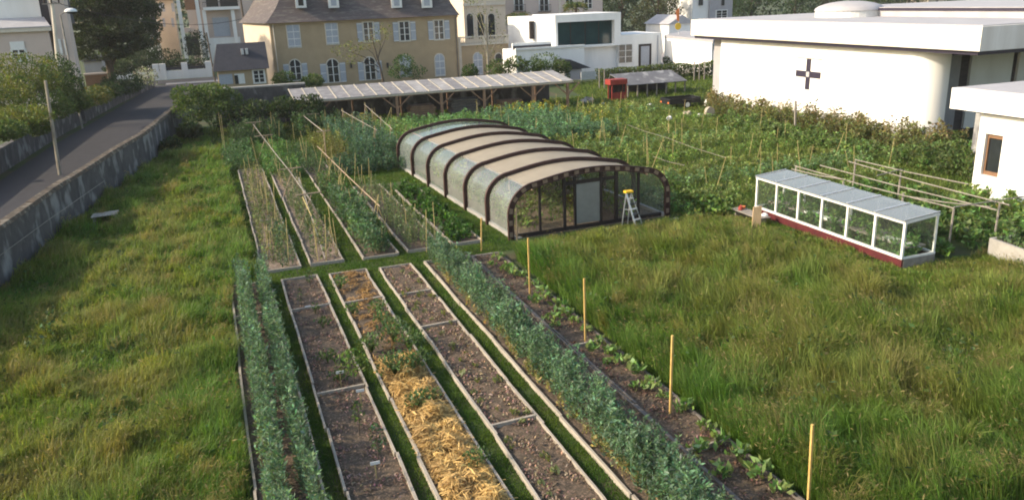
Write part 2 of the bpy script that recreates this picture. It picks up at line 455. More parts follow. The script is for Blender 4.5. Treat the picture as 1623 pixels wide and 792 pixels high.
def meadow(name, poly, dens, hmean, label, wind, holes=(), tint=0.0, seed=0, ref=20.):
    x, y = scatter(poly, dens, holes=holes, ref=ref)
    n = len(x)
    # half the blades gather in leaning tussocks that share a height, a lean and a tint
    tx_, ty_ = scatter(poly, 4.5, holes=holes, ref=26)
    nt_ = len(tx_); ti = rng.integers(0, nt_, n); tuf = rng.uniform(0, 1, n) < .55
    tr_ = rng.uniform(.08, .34, nt_); th_ = rng.uniform(.75, 1.55, nt_); taz = rng.normal(0, 1.0, nt_); tk_ = rng.normal(0, .55, nt_)
    x = np.where(tuf, tx_[ti]+rng.normal(0, 1, n)*tr_[ti], x); y = np.where(tuf, ty_[ti]+rng.normal(0, 1, n)*tr_[ti], y)
    kk = inside(x, y, poly); x, y, ti, tuf = x[kk], y[kk], ti[kk], tuf[kk]; n = len(x)
    a = N(x, y, 7, seed); b = N(x, y, 2.6, seed+2); c = N(x, y, 1.0, seed+4)
    h = hmean*(1+.28*a+.22*b+.12*c)*rng.uniform(.6, 1.25, n)
    h = np.clip(h*np.where(tuf, th_[ti], .85), .12, 1.4)
    h = h*np.clip(.3+.7*np.minimum((32.2-y)/3.5, np.maximum(22.9-x, (21.6-y)*.8)/2.4), .25, 1) if hmean > .55 else h
    d = np.hypot(x, y)
    wdt = rng.uniform(.010, .022, n)*np.maximum(1, d/22)
    C = mixc(GREEN, OLIVE, .5+.5*b+.25*a+tint+rng.normal(0, .22, n)+np.where(tuf, tk_[ti], 0))
    lush = np.clip((13.2-x)/2.0, 0, 1) if hmean > .55 else np.clip((x+2.6)/1.6, 0, 1)+np.clip((-5.2-x-(y-36)*-.16)/2, 0, 1)*.6
    lush = np.clip(lush+np.clip((19-y)/7, 0, 1)*.6+.45*N(x, y, 5.5, seed+16), 0, 1)
    C = mixc(C, GREEN*np.array([.82, .95, .95]), lush*.85)
    keep_ = 1-.75*lush
    C = mixc(C, YEL, (.30+.55*N(x, y, 4.5, seed+6)+rng.normal(0, .3, n))*.45*keep_)
    C = mixc(C, BROWNG, (.05+.6*N(x, y, 3.5, seed+8))*.6*keep_+tint*.4*keep_)
    C = C*np.exp(rng.normal(0, .22, n))[:, None]
    v = Veg()
    P = np.stack([x, y, np.zeros(n)], 1)
    az = wind+rng.normal(0, .7, n)+N(x, y, 5, seed+10)*1.2+np.where(tuf, taz[ti], 0)
    C = mixc(C, BROWNG*1.1, np.where(tuf, np.clip(tk_[ti]-.35, 0, .8), 0))
    v.blades(P, h, wdt, rng.uniform(.15, .75, n), C, az)
    # seed heads on thin stalks in drifts
    k = rng.uniform(0, 1, n) < np.clip(.05+.12*N(x, y, 3.2, seed+12)+np.where(tuf, .10*tk_[ti], 0), .008, .28)
    Ps = P[k].copy(); hs_ = h[k]*rng.uniform(.95, 1.25, k.sum())
    v.blades(Ps, hs_, .007*np.maximum(1, d[k]/22), .35, TAN[None]*np.exp(rng.normal(0, .25, (k.sum(), 1))), az[k])
    top = Ps.copy(); top[:, 0] += np.cos(az[k])*hs_*.33; top[:, 1] += np.sin(az[k])*hs_*.33; top[:, 2] = hs_*.84
    v.leaves(top, rng.uniform(.07, .16, k.sum())*np.maximum(1, d[k]/36), TAN[None]*np.exp(rng.normal(0, .22, (k.sum(), 1)))*np.array([[1, .93, .85]]), up=.6, asp=.17)
    # broad leaved weeds
    k = rng.uniform(0, 1, n) < np.clip(.02+.06*N(x, y, 4, seed+14), 0, .12)
    Pw = P[k].copy(); Pw[:, 2] = h[k]*rng.uniform(.3, .9, k.sum())
    v.leaves(Pw, rng.uniform(.08, .2, k.sum()), vary((.055, .095, .03), k.sum(), .3), up=.2)
    o = v.build(name, M['grass'])
    tag(o, label, 'grass', kind='stuff')
    return n
lm = [(-14, 11), (-13.2, 10), (-11.5, 20), (-10.1, 29), (-8.7, 37), (-7.6, 45.5), (-5.6, 57), (-4.4, 63.5), (-3.3, 74), (-1, 74), (.3, 58), (.75, 33), (-.15, 32.6), (-.35, 31), (-.5, 22), (-.35, 11)]
nl = meadow('meadow_grass', lm, 1300, .50, 'long uneven yellow green grass between the lane wall and the first vegetable bed', .5, holes=[[(-7.3, 43.9), (-5.5, 43.9), (-5.5, 46.2), (-7.3, 46.2)]], tint=.05, seed=0)
rm = [(10.75, 10), (40, 10), (40, 20), (28.3, 22.4), (23.9, 22.3), (23.85, 30.5), (22.5, 31.5), (20.3, 32.4), (12, 32.3), (11.6, 31), (10.95, 30), (10.75, 20)]
nr = meadow('meadow_grass', rm, 1400, .72, 'tall olive seed grass in front of the greenhouse and the white cold frame', 2.4, tint=.12, seed=20)
# mown paths round the beds
def lawn(name, polys, dens, h, label, seed=30, c0=(.05, .115, .012), c1=(.095, .15, .02)):
    v = Veg()
    for poly, holes in polys:
        x, y = scatter(poly, dens, holes=holes)
        n = len(x)
        if not n: continue
        d = np.hypot(x, y)
        C = mixc(np.array(c0), np.array(c1), .5+.6*N(x, y, 2.2, seed)+rng.normal(0, .25, n))*np.exp(rng.normal(0, .2, n))[:, None]
        v.blades(np.stack([x, y, np.zeros(n)], 1), h*rng.uniform(.5, 1.4, n)*(1+.4*N(x, y, 1.3, seed+1)), .013*np.maximum(1, d/20), rng.uniform(.2, .9, n), C)
    return tag(v.build(name, M['grass']), label, 'grass', kind='stuff')
def rc(x0, x1, y0, y1): return [(x0, y0), (x1, y0), (x1, y1), (x0, y1)]
FB = [(-.3, 1.15), (1.6, 2.98), (3.46, 4.9), (5.46, 6.76), (7.34, 9.3), (9.36, 10.55)]     # front beds (x ranges)
RB = [(1.0, 2.5), (2.95, 4.3), (5.15, 6.6), (7.1, 8.65), (9.15, 10.5)]                    # rear beds
lawn('path_grass', [
    (rc(1.15, 1.6, 10, 31.6), ()), (rc(2.98, 3.46, 10, 31.6), ()), (rc(4.9, 5.46, 10, 31.6), ()), (rc(6.76, 7.34, 10, 31.6), ()),
    (rc(-.1, 11.8, 31.45, 33.0), ()), (rc(.4, 1.0, 33, 60), ()), (rc(2.5, 2.95, 33, 60), ()), (rc(4.3, 5.15, 33, 60), ()), (rc(6.6, 7.1, 33, 60), ()),
    (rc(8.65, 9.15, 33, 50), ()), (rc(10.5, 11.8, 33, 50), ()), (rc(6.6, 11.2, 47.5, 53), ())], 1500, .07,
    'short green mown grass on the paths between the vegetable beds')
lawn('rough_grass', [([(20.1, 33), (24, 31.8), (24, 28), (42, 28), (43.4, 66), (60, 68), (66, 92), (40, 92), (37, 79), (-2, 79), (-2.5, 74), (.5, 60), (10.8, 60), (11, 52.6), (20.1, 52.6)], ())],
     330, .28, 'rough green grass among the crops behind the greenhouse', seed=34, c0=(.08, .14, .025), c1=(.15, .19, .04))

# ================================================================== RAISED BEDS
def soil_patch(x0, x1, y0, y1, z, parent, m_, amp=.035):
    nx = max(4, int((x1-x0)/.12)); ny = max(4, int((y1-y0)/.12))
    gx, gy = np.meshgrid(np.linspace(x0, x1, nx+1), np.linspace(y0, y1, ny+1), indexing='ij')
    gz = z+amp*(N(gx, gy, .9, 40)+.8*rng.normal(0, .5, gx.shape))
    mb = MB(); mb.v = [tuple(map(float, t)) for t in zip(gx.ravel(), gy.ravel(), gz.ravel())]
    for i in range(nx):
        for j in range(ny):
            a = i*(ny+1)+j; mb.f.append((a, a+ny+1, a+ny+2, a+1))
    return mb.build('soil', m_, parent, smooth=True)
def bed(x0, x1, y0, y1, label, crosses=(), m_=None, sm=None, skew=0.0, group=None, h=.16, bw=.06, left=None, right=None):
    m_ = m_ or M['board']
    b = thing('raised_bed', label, 'raised bed', (x0, y0, 0), group)
    def side(x, mm):
        mb = MB(); y = y0
        while y < y1-.2:
            L = min(random.uniform(2.6, 3.8), y1-y); j = random.uniform(-.035, .035)
            if y1-y-L < .8: L = y1-y
            mb.bar((x+j, y, h/2-random.uniform(0, .03)), (x+random.uniform(-.035, .035), y+L-.01, h/2-random.uniform(0, .03)), bw*random.uniform(.85, 1.15), h+random.uniform(-.02, .02))
            y += L
        mb.build('side_board', mm, b)
    side(x0, left or m_); side(x1, right or m_)
    for y in (y0, y1):
        MB().bar((x0-.03, y, h/2-.01), (x1+.03, y, h/2-.01), bw*.9, h-.02).build('end_board', m_, b)
    for y in crosses:
        MB().bar((x0+.03, y-.02, h/2), (x1-.03, y+.02, h/2), bw*1.2, h-.006).build('cross_board', m_, b)
    soil_patch(x0+.025, x1-.025, y0+.02, y1-.02, .06, b, sm or M['soil'])
    return b
Y0 = 10.6
bed(*FB[0], Y0, 31.7, 'narrow raised bed holding two dense rows of bean plants beside the left meadow', (28.2,))
bed(*FB[1], Y0, 31.6, 'raised bed of bare brown soil with young staked trees', (28.0, 21.05))
bed(*FB[2], Y0, 31.45, 'raised bed mulched with golden straw', (27.9,))
bed(*FB[3], Y0, 31.3, 'raised bed of brown soil split by three cross boards with tiny seedlings', (27.85, 24.5, 17.42))
bed(*FB[4], Y0, 31.3, 'raised bed with one pale front board and a dense bluish bean hedge', right=M['darkboard'])
bed(*FB[5], Y0-.6, 31.1, 'raised bed of dark soil with leafy seedlings along the yellow stakes', (21.0, 14.45), left=M['darkboard'], right=M['darkboard'])
bed(RB[0][0], RB[0][1], 33.05, 56, 'rear raised bed with dry soil and thin canes nearest the lane wall', (41.5, 36.9), sm=M['soil_dry'])
bed(RB[1][0], RB[1][1], 33.15, 56, 'rear raised bed under the crossed pole trellis with crossbars', (), sm=M['soil_dry'])
bed(RB[2][0], RB[2][1], 32.95, 56, 'rear raised bed filled with bushy pea plants under a ridge pole', ())
bed(RB[3][0], RB[3][1], 33.1, 47, 'rear raised bed with tall stringy onions and thin canes', ())
bed(RB[4][0], RB[4][1], 33.2, 45, 'rear raised bed of low leafy potatoes beside the greenhouse', ())

# ================================================================== CROPS
def stems(v, x, y, z0, h, n_leaf, spread, size, c, amt=.25, up=.5, stemc=None, lean=.08, asp=.55):
    """upright leafy stems: arrays x,y; each gets n_leaf leaves up its height"""
    n = len(x)
    h = np.broadcast_to(h, n)
    P = np.stack([x, y, np.full(n, z0)], 1)
    az = rng.uniform(0, 6.28, n)
    v.blades(P, h, .014, lean, vary(stemc if stemc is not None else c, n, .2), az)
    k = n*n_leaf
    i = np.repeat(np.arange(n), n_leaf)
    t = rng.uniform(.08, 1.02, k)
    L = P[i].copy()
    r = spread*rng.uniform(.2, 1, k)*(1.15-.55*t); a = rng.uniform(0, 6.28, k)
    L[:, 0] += np.cos(a)*r+np.cos(az[i])*h[i]*lean*t; L[:, 1] += np.sin(a)*r+np.sin(az[i])*h[i]*lean*t
    L[:, 2] += h[i]*t*(1-.2*lean)
    nrm = np.stack([np.cos(a), np.sin(a), np.full(k, .8)], 1)
    # plants differ: some lusher, some yellowing, leaf sizes vary from plant to plant
    pk = np.exp(rng.normal(0, .22, n)+.18*N(x, y, 1.4, 57))[i]; yl = np.clip(rng.normal(-.1, .3, n)+.25*N(x, y, 2.3, 58), 0, .7)[i]*(1-t)
    Cl = vary(c, k, amt)*pk[:, None]
    Cl = mixc(Cl, Cl*np.array([[1.55, 1.25, .75]]), yl)
    v.leaves(L, size*np.exp(rng.normal(0, .25, n))[i], Cl, up=up, nrm=nrm, asp=asp)
def row(name, x0, x1, y0, y1, per_m, h, n_leaf, spread, size, c, label, cat='crop', z0=.06, amt=.25, hvar=.18, ref=20, seed=44, gaps=0, v=None, build=True, asp=.55):
    n = int((x1-x0)*(y1-y0)*per_m)
    x = rng.uniform(x0, x1, n); y = rng.uniform(y0, y1, n)
    k = rng.uniform(0, 1, n) < np.minimum(1, (ref/np.hypot(x, y))**.9)
    if gaps: k &= N(x, y, 1.6, seed+3) > -1+gaps
    x, y = x[k], y[k]; n = len(x)
    hh = h*(1+hvar*N(x, y, 1.7, seed)+rng.normal(0, hvar*.5, n))
    hh = np.clip(hh, .15*h, 1.5*h)
    v = v or Veg()
    stems(v, x, y, z0, hh, n_leaf, spread, size, c, amt, asp=asp)
    if not build: return v
    return tag(v.build(name, M['leaf']), label, cat, kind='stuff')
BEAN = (.105, .175, .105); BEAN2 = (.06, .108, .06)
# two bean rows on the left, one broad hedge on bed four
v = row('', -.04, .38, Y0, 31.9, 48, 1.1, 50, .15, .115, BEAN, '', build=False, hvar=.26, asp=.34)
row('', -.12, .35, Y0, 31.5, 14, .5, 12, .12, .09, (.13, .15, .06), '', build=False, v=v)
row('bean_plants', .68, 1.06, Y0, 31.9, 50, 1.1, 46, .15, .115, BEAN, 'two tall bluish green rows of bean plants in the leftmost front bed', v=v, hvar=.26, asp=.34)
v = row('', 7.6, 8.5, 10.2, 32.4, 42, .95, 50, .15, .115, BEAN, '', build=False, hvar=.3, asp=.34)
row('bean_hedge', 7.5, 7.8, 10.2, 31, 26, .32, 12, .10, .09, (.26, .23, .09), 'broad bluish green hedge of bean plants along the middle of the front beds', v=v)
# straw mulch
def strands(v, x, y, z, L, c, w=.012):
    n = len(x)
    az = rng.uniform(0, 6.28, n); p = rng.uniform(-.15, .55, n); L = L*rng.uniform(.5, 1.3, n)
    d = np.stack([np.cos(az)*np.cos(p), np.sin(az)*np.cos(p), np.sin(p)], 1)
    s_ = np.stack([-np.sin(az), np.cos(az), rng.normal(0, .5, n)], 1)*w
    P = np.stack([x, y, z], 1)
    mid = P+np.array([[0, 0, .03]])*rng.uniform(0, 1.5, (n, 1))
    a = P-d*L[:, None]*.5; b = P+d*L[:, None]*.5; a[:, 2] = np.maximum(a[:, 2], .05); b[:, 2] = np.maximum(b[:, 2], .05)
    v.add(np.stack([a-s_, a+s_, mid-s_, mid+s_, b], 1), [(0, 1, 3), (0, 3, 2), (2, 3, 4)], c)
v = Veg()
n = 30000
x = rng.uniform(3.5, 4.86, n); y = rng.uniform(Y0, 31.3, n)
edge = np.minimum(x-3.5, 4.86-x)
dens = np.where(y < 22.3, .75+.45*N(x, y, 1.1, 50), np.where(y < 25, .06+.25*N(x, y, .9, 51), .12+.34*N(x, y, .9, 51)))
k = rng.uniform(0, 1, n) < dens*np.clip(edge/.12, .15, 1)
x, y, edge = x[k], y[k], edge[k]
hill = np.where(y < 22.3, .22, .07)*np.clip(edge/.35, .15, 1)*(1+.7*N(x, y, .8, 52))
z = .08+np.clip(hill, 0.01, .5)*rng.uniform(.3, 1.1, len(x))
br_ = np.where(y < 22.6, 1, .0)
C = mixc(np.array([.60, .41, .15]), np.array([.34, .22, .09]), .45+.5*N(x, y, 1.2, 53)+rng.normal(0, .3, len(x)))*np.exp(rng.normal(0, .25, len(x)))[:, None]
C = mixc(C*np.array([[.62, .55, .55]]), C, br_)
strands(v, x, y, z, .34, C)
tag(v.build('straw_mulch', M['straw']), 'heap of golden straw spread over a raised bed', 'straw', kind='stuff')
# dead leaves and stalks on the bare soil
v = Veg()
for (x0, x1, c) in ((1.65, 2.95, (.2, .13, .10)), (5.5, 6.7, (.23, .16, .11)), (9.45, 10.4, (.16, .1, .07))):
    n = 6500
    x = rng.uniform(x0, x1, n); y = rng.uniform(Y0, 31.2, n)
    k = N(x, y, 1.0, 55)+rng.normal(0, .5, n) > (.25 if x0 != 5.5 else -.05); x, y = x[k], y[k]
    strands(v, x, y, np.full(len(x), .10), .09, vary(c, len(x), .4), .016)
tag(v.build('soil_litter', M['straw']), 'dry leaf litter scattered over the bare soil of the front beds', 'litter', kind='stuff')

# individual leafy plants
def leafy(name, label, cat, x, y, z, r, h, n, size, c, group=None, amt=.22, arch=True, asp=.5):
    o = thing(name, label, cat, (x, y, z), group)
    plant_parts(o, r, h, n, size, c, amt, asp)
    return o
def plant_parts(o, r, h, n, size, c, amt=.22, asp=.5, name='leaves'):
    x, y, z = ORG[o.name]
    v = Veg()
    a = rng.uniform(0, 6.28, n); t = rng.uniform(.15, 1, n)
    v.blades(np.array([[x, y, z]]*n)+0, h*rng.uniform(.6, 1, n), .012, .6, vary(c, n, .2)*.9, a)
    L = np.stack([x+np.cos(a)*r*t, y+np.sin(a)*r*t, z+h*(.25+.75*np.sqrt(np.clip(1-(t-.35)**2*1.6, 0.02, 1)))*rng.uniform(.5, 1.05, n)], 1)
    nrm = np.stack([np.cos(a)*.5, np.sin(a)*.5, np.ones(n)], 1)
    v.leaves(L, size, vary(c, n, amt), up=.1, asp=asp, nrm=nrm)
    return v.build(name, M['leaf'], o)
LT = (.16, .24, .075)
protos = [leafy('leafy_plant', 'young light green leafy plant in the bed along the yellow stakes', 'plant', 10.2, 20.3+i, .06, .36, .4, 30, .28, LT, 'leafy plants along the yellow stakes') for i in range(3)]
spots = []
for i in range(24):
    y = 11.2+i*.82+random.uniform(-.2, .2)
    spots.append((10.32+random.uniform(-.12, .1), y, random.uniform(.5, 1.0)))
for px, py in [(850, 485), (880, 520), (800, 432), (905, 503), (985, 560), (880, 510), (940, 560), (965, 580), (1010, 620), (780, 425), (1085, 655), (1135, 760), (1105, 722), (815, 440), (865, 510)]:
    g = G(px, py); spots.append((min(max(g[0], 9.5), 10.3), g[1], random.uniform(.45, .85)))
for i, (x, y, s_) in enumerate(spots):
    p = protos[i] if i < 3 else copy_thing(protos[i % 3], (x, y, .06))
    p.location = (x, y, .06); p.rotation_euler[2] = random.uniform(0, 6.28); p.scale = (s_, s_, s_)
# tiny seedlings in the third bed
sd0 = leafy('seedling', 'tiny pale green seedling in the bare bed split by cross boards', 'seedling', 6, 20, .07, .1, .1, 9, .12, (.16, .20, .07), 'seedlings in the bare bed')
for i in range(46):
    x = 5.7+.27*random.randint(0, 3)+random.uniform(-.05, .05); y = 11+i*.435+random.uniform(-.2, .2)
    o = sd0 if i == 0 else copy_thing(sd0, (x, y, .07))
    o.location = (x, y, .07); o.rotation_euler[2] = random.uniform(0, 6.28); s_ = random.uniform(.7, 1.7); o.scale = (s_,)*3
# young trees with markers in the first bed
def young_tree(px, py, h, r, label, n=60, c=(.06, .10, .035), size=.11):
    x, y = G(px, py, .06)
    o = thing('young_tree', label, 'young tree', (x, y, .06))
    pts = [(x, y, .06), (x+.02, y, .06+h*.5), (x+.01, y+.02, .06+h*.97)]
    mb = MB().tube(pts, [.016, .012, .006], 5)
    for k in range(5):
        a = random.uniform(0, 6.28); z = h*random.uniform(.4, .85)
        mb.tube([(x+.01, y, .06+z), (x+math.cos(a)*r*.8, y+math.sin(a)*r*.8, .06+z+h*.16)], [.007, .004], 4)
    mb.build('trunk', M['bark'], o)
    v = Veg(); k = n
    a = rng.uniform(0, 6.28, k); t = rng.uniform(0, 1, k); rr = r*np.sqrt(rng.uniform(.05, 1, k))*np.sin(np.pi*(.15+.8*t))
    v.leaves(np.stack([x+np.cos(a)*rr, y+np.sin(a)*rr, .06+h*(.35+.68*t)], 1), size, vary(c, k, .3), up=.2)
    v.build('foliage', M['leaf'], o)
    return o
young_tree(478, 488, .8, .12, 'small bare sapling with few leaves in the far end of the soil bed', 22)
young_tree(570, 690, .95, .2, 'thin young tree behind a white marker in the soil bed', 60)
young_tree(600, 735, 1.05, .24, 'young dark leaved tree nearest the bottom of the soil bed', 90, (.045, .085, .04))
young_tree(562, 610, 1.1, .5, 'bushy light green young tree spilling over the bed edge', 230, (.10, .16, .035), .12)
young_tree(492, 455, .7, .2, 'small leafy sapling standing on the path at the end of the soil bed', 60)
for px, py, r, n, lb in ((520, 575, .42, 90, 'low green bush left of the white marker in the soil bed'), (548, 580, .35, 70, 'low green bush behind the white marker in the soil bed'),
                         (512, 520, .3, 50, 'small dark leafy clump in the middle of the soil bed'), (500, 498, .2, 24, 'thin grassy clump by the first cross board of the soil bed'),
                         (536, 605, .35, 60, 'round grey green clump in front of the white marker in the soil bed')):
    x, y = G(px, py, .06)
    leafy('low_bush', lb, 'plant', x, y, .06, r, .4, n, .13, (.06, .10, .038))
def marker(px, py, label, h=.5):
    x, y = G(px, py, .06)
    o = thing('plant_marker', label, 'plant marker', (x, y, .06))
    B(x-.012, x+.012, y-.012, y+.012, .02, h).build('peg', M['cane'], o)
    MB().bar((x-.11, y-.02, h+.02), (x+.11, y-.03, h+.02), .012, .08).build('card', M['plastic'], o)
marker(541, 612, 'white marker on a peg between the low bushes'); marker(573, 642, 'white marker on a peg beside the thin young tree'); marker(597, 760, 'white marker on a peg in front of the dark leaved young tree')
MB().bar((2.1, 28.0, .17), (2.3, 28.02, .17), .05, .03).build('plastic_tag', M['plastic']); tag(bpy.data.objects['plastic_tag'], 'white plastic tag lying on the first cross board of the soil bed', 'tag')
# tomato and other plants in the straw bed
for i, (px, py, r, h, n) in enumerate([(540, 460, .28, .5, 60), (600, 500, .3, .5, 70), (625, 545, .42, .75, 130), (650, 560, .4, .7, 120), (590, 560, .36, .55, 100), (628, 600, .45, .7, 140), (660, 590, .4, .6, 110), (610, 520, .3, .5, 70), (560, 500, .25, .4, 50), (665, 650, .3, .5, 60), (760, 740, .3, .4, 50), (685, 640, .25, .4, 40)]):
    x, y = G(px, py, .06)
    names = ['grey green', 'mid green', 'dark green']
    leafy('tomato_plant', 'bushy green plant growing out of the straw mulch', 'plant', x, y, .06, r*1.25, h*1.15, int(n*1.8), .12, (.085, .14, .055), 'bushy plants in the straw bed')

# rear beds
row('onion_plants', 1.1, 2.4, 34, 56, 40, .65, 11, .10, .10, (.12, .145, .065), 'thin grey green plants on the dry soil of the leftmost rear bed', gaps=.5, seed=3)
v = row('', 1.7, 2.45, 33.2, 40, 22, .8, 16, .12, .10, (.07, .115, .06), '', build=False, gaps=.45)
row('climbing_bean_plants', 3.1, 4.2, 33.5, 56, 28, .95, 16, .14, .10, (.095, .13, .06), 'sparse climbing bean plants under the crossed pole trellis', v=v, gaps=.55, seed=6)
v = row('', 5.22, 6.2, 33.2, 43, 30, 1.25, 40, .22, .14, (.075, .135, .065), '', build=False, hvar=.2, gaps=.25)
row('', 5.2, 6.5, 42, 50, 20, .75, 26, .2, .13, (.075, .13, .045), '', build=False, v=v)
row('pea_plants', 5.8, 6.5, 33.4, 38, 12, .6, 20, .2, .13, (.06, .11, .05), 'bushy blue green pea plants in the middle rear bed', v=v, gaps=.3)
row('onion_stalks', 7.2, 8.5, 33.3, 47, 44, .8, 12, .11, .09, (.125, .165, .08), 'stringy grey green onion stalks in the bed left of the potatoes', gaps=.3, seed=9)
row('potato_plants', 9.2, 10.45, 33.6, 45.5, 22, .42, 26, .2, .16, (.05, .115, .022), 'low dense green potato plants beside the greenhouse', hvar=.25, gaps=.2, seed=12)
# crops further back (left part)
v = Veg()
for (x0, x1, y0, y1, h, c, pm, nl_, s_) in [
    (2.6, 4.6, 52, 63, .9, (.06, .115, .035), 9, 24, .18), (.2, 2.2, 56, 66, .8, (.045, .085, .035), 8, 22, .18), (6.6, 8.2, 54, 64, 1.4, (.085, .09, .026), 7, 26, .16),
    (8.2, 11.5, 53, 66, 1.6, (.05, .09, .055), 9, 30, .2), (11.6, 15, 57, 69, 1.3, (.085, .13, .04), 6, 26, .2), (4.6, 6.4, 52, 62, .7, (.05, .085, .035), 8, 20, .16),
    (6.8, 11.2, 50.6, 53.4, 1.0, (.04, .075, .045), 10, 30, .18), (1, 5, 66, 72, 1.4, (.028, .05, .02), 8, 34, .22), (6, 10, 67, 72, 1.6, (.03, .055, .022), 8, 34, .24), (10, 13, 68, 72, 1.1, (.16, .15, .04), 6, 20, .2),
    (14, 22, 56, 70, 1.1, (.065, .12, .045), 5, 26, .22), (22, 29, 55, 71, 1.2, (.055, .10, .055), 5, 28, .22)]:
    c = tuple(q*(2.0 if x0 > 11 else 1.6) for q in c)
    row('', x0, x1, y0, y1, pm*1.25, h*(.7 if x0 > 11 else 1), int(nl_*1.7), .24, s_*.66, c, '', build=False, v=v, ref=60, hvar=.28, gaps=.3, seed=int(x0) % 20)
tag(v.build('mixed_crops', M['leaf']), 'dense mixed vegetable plants between the rear beds and the long open shed', 'crop', kind='stuff')
v = Veg()
for i in range(11):
    y0 = 34+i*3.3
    cs = [(.17, .23, .075), (.125, .20, .085), (.20, .24, .08), (.14, .215, .055)][i % 4]
    row('', 20.6+.22*i, 37+.3*i, y0, y0+2.5, 3.6, .45+.2*math.sin(i*2.1), 34, .28, .14, cs, '', build=False, v=v, ref=48, hvar=.4, gaps=.45, seed=i)
row('', 20.4, 23.6, 31.6, 38, 4, .4, 20, .3, .28, (.10, .16, .04), '', build=False, v=v, ref=48, gaps=.4)
tag(v.build('vegetable_field', M['leaf']), 'wide patch of mixed green vegetables right of the greenhouse', 'crop', kind='stuff')
v = Veg()
row('', 29, 36, 62, 70, 1.6, .7, 12, .22, .16, (.24, .25, .05), '', build=False, v=v, ref=60, gaps=.8, seed=21)
row('mustard_flowers', 24, 30, 67, 72, 3.5, 1.0, 14, .2, .18, (.30, .29, .04), 'yellow flowering mustard in front of the open shed', v=v, ref=60, gaps=.4, seed=25)
# vegetables right of the cold frame, under the pole frame
v = Veg()
row('', 26.2, 33, 22.5, 33, 5, .55, 26, .32, .24, (.08, .145, .04), '', build=False, v=v, ref=30, hvar=.35, gaps=.2, seed=31)
row('bed_vegetables', 28.5, 36, 20, 29.5, 4, .6, 24, .3, .26, (.125, .19, .055), 'leafy vegetables under the low pole frame beside the cold frame', v=v, ref=30, hvar=.35, gaps=.2, seed=33)
# overgrown bank below the hall
v = Veg()
for (x0, x1, y0, y1, h, c) in [(40.4, 43.6, 38, 61, 1.1, (.12, .135, .05)), (41.6, 43.7, 36, 64, 1.5, (.15, .13, .06)), (37.5, 40, 33, 57, .7, (.11, .165, .05)), (37.3, 43, 31.5, 37.5, 1.3, (.085, .125, .04)), (42.6, 44.5, 61, 66, .9, (.09, .14, .045))]:
    row('', x0, x1, y0, y1, 5, h, 38, .4, .2, c, '', build=False, v=v, ref=48, hvar=.28, seed=36)
tag(v.build('bramble_bank', M['leaf']), 'overgrown bank of brambles and nettles below the white hall', 'brambles', kind='stuff')
# tall weeds in the left meadow
for (px, py, h, r, n, lb) in [(88, 545, 1.5, .28, 110, 'tall leafy weed spike in the left meadow near the wall shadow'), (50, 570, .8, .5, 110, 'broad leaved weed clump left of the tall weed spike'), (140, 480, .4, .3, 60, 'bright green leafy clump in the wall shadow'),
                              (190, 415, .5, .5, 90, 'bright yellow green weed clump beside the wall shadow'), (1520, 560, .6, .8, 160, 'dark broad leaved weed clump in the right meadow'), (1300, 560, .5, .5, 80, 'green leafy weed clump in the middle of the right meadow')]:
    x, y = G(px, py)
    o = thing('tall_weed', lb, 'weed', (x, y, 0))
    vv = Veg(); m_ = 7
    stems(vv, x+rng.normal(0, r*.5, m_), y+rng.normal(0, r*.5, m_), 0, h*rng.uniform(.5, 1, m_), n//m_, r*.4, .17, (.075, .12, .045))
    vv.build('leaves', M['leaf'], o)

# ================================================================== STAKES AND CANES
for (px, py, tx, ty, lb) in [(763, 398, 763, 345, 'yellow wooden stake nearest the greenhouse corner'), (840, 467, 837, 377, 'second yellow wooden stake out from the greenhouse along the right bed'),
                             (928, 545, 926, 441, 'third yellow wooden stake out from the greenhouse along the right bed'), (1062, 660, 1066, 531, 'fourth yellow wooden stake out from the greenhouse along the right bed'),
                             (1281, 800, 1288, 672, 'yellow wooden stake nearest the camera at the bed end')]:
    x, y = G(px, py); t = at(tx, ty, y)
    o = MB().bar((x, y, -.05), (t.x, t.y, t.z), .055, .055).build('wooden_stake', M['stake'], bevel=.006)
    tag(o, lb, 'stake', 'yellow stakes along the right bed')
def cane(px, py, tx, ty, label, name='bamboo_cane', r=.018, m_=None, grp='garden canes'):
    x, y = G(px, py); t = at(tx, ty, y)
    o = MB().tube([(x, y, 0), tuple((Vector((x, y, 0))+t)/2+Vector((.01, 0, 0))), tuple(t)], [r, r*.95, r*.8], 6).build(name, m_ or M['cane'])
    return tag(o, label, 'cane', grp)
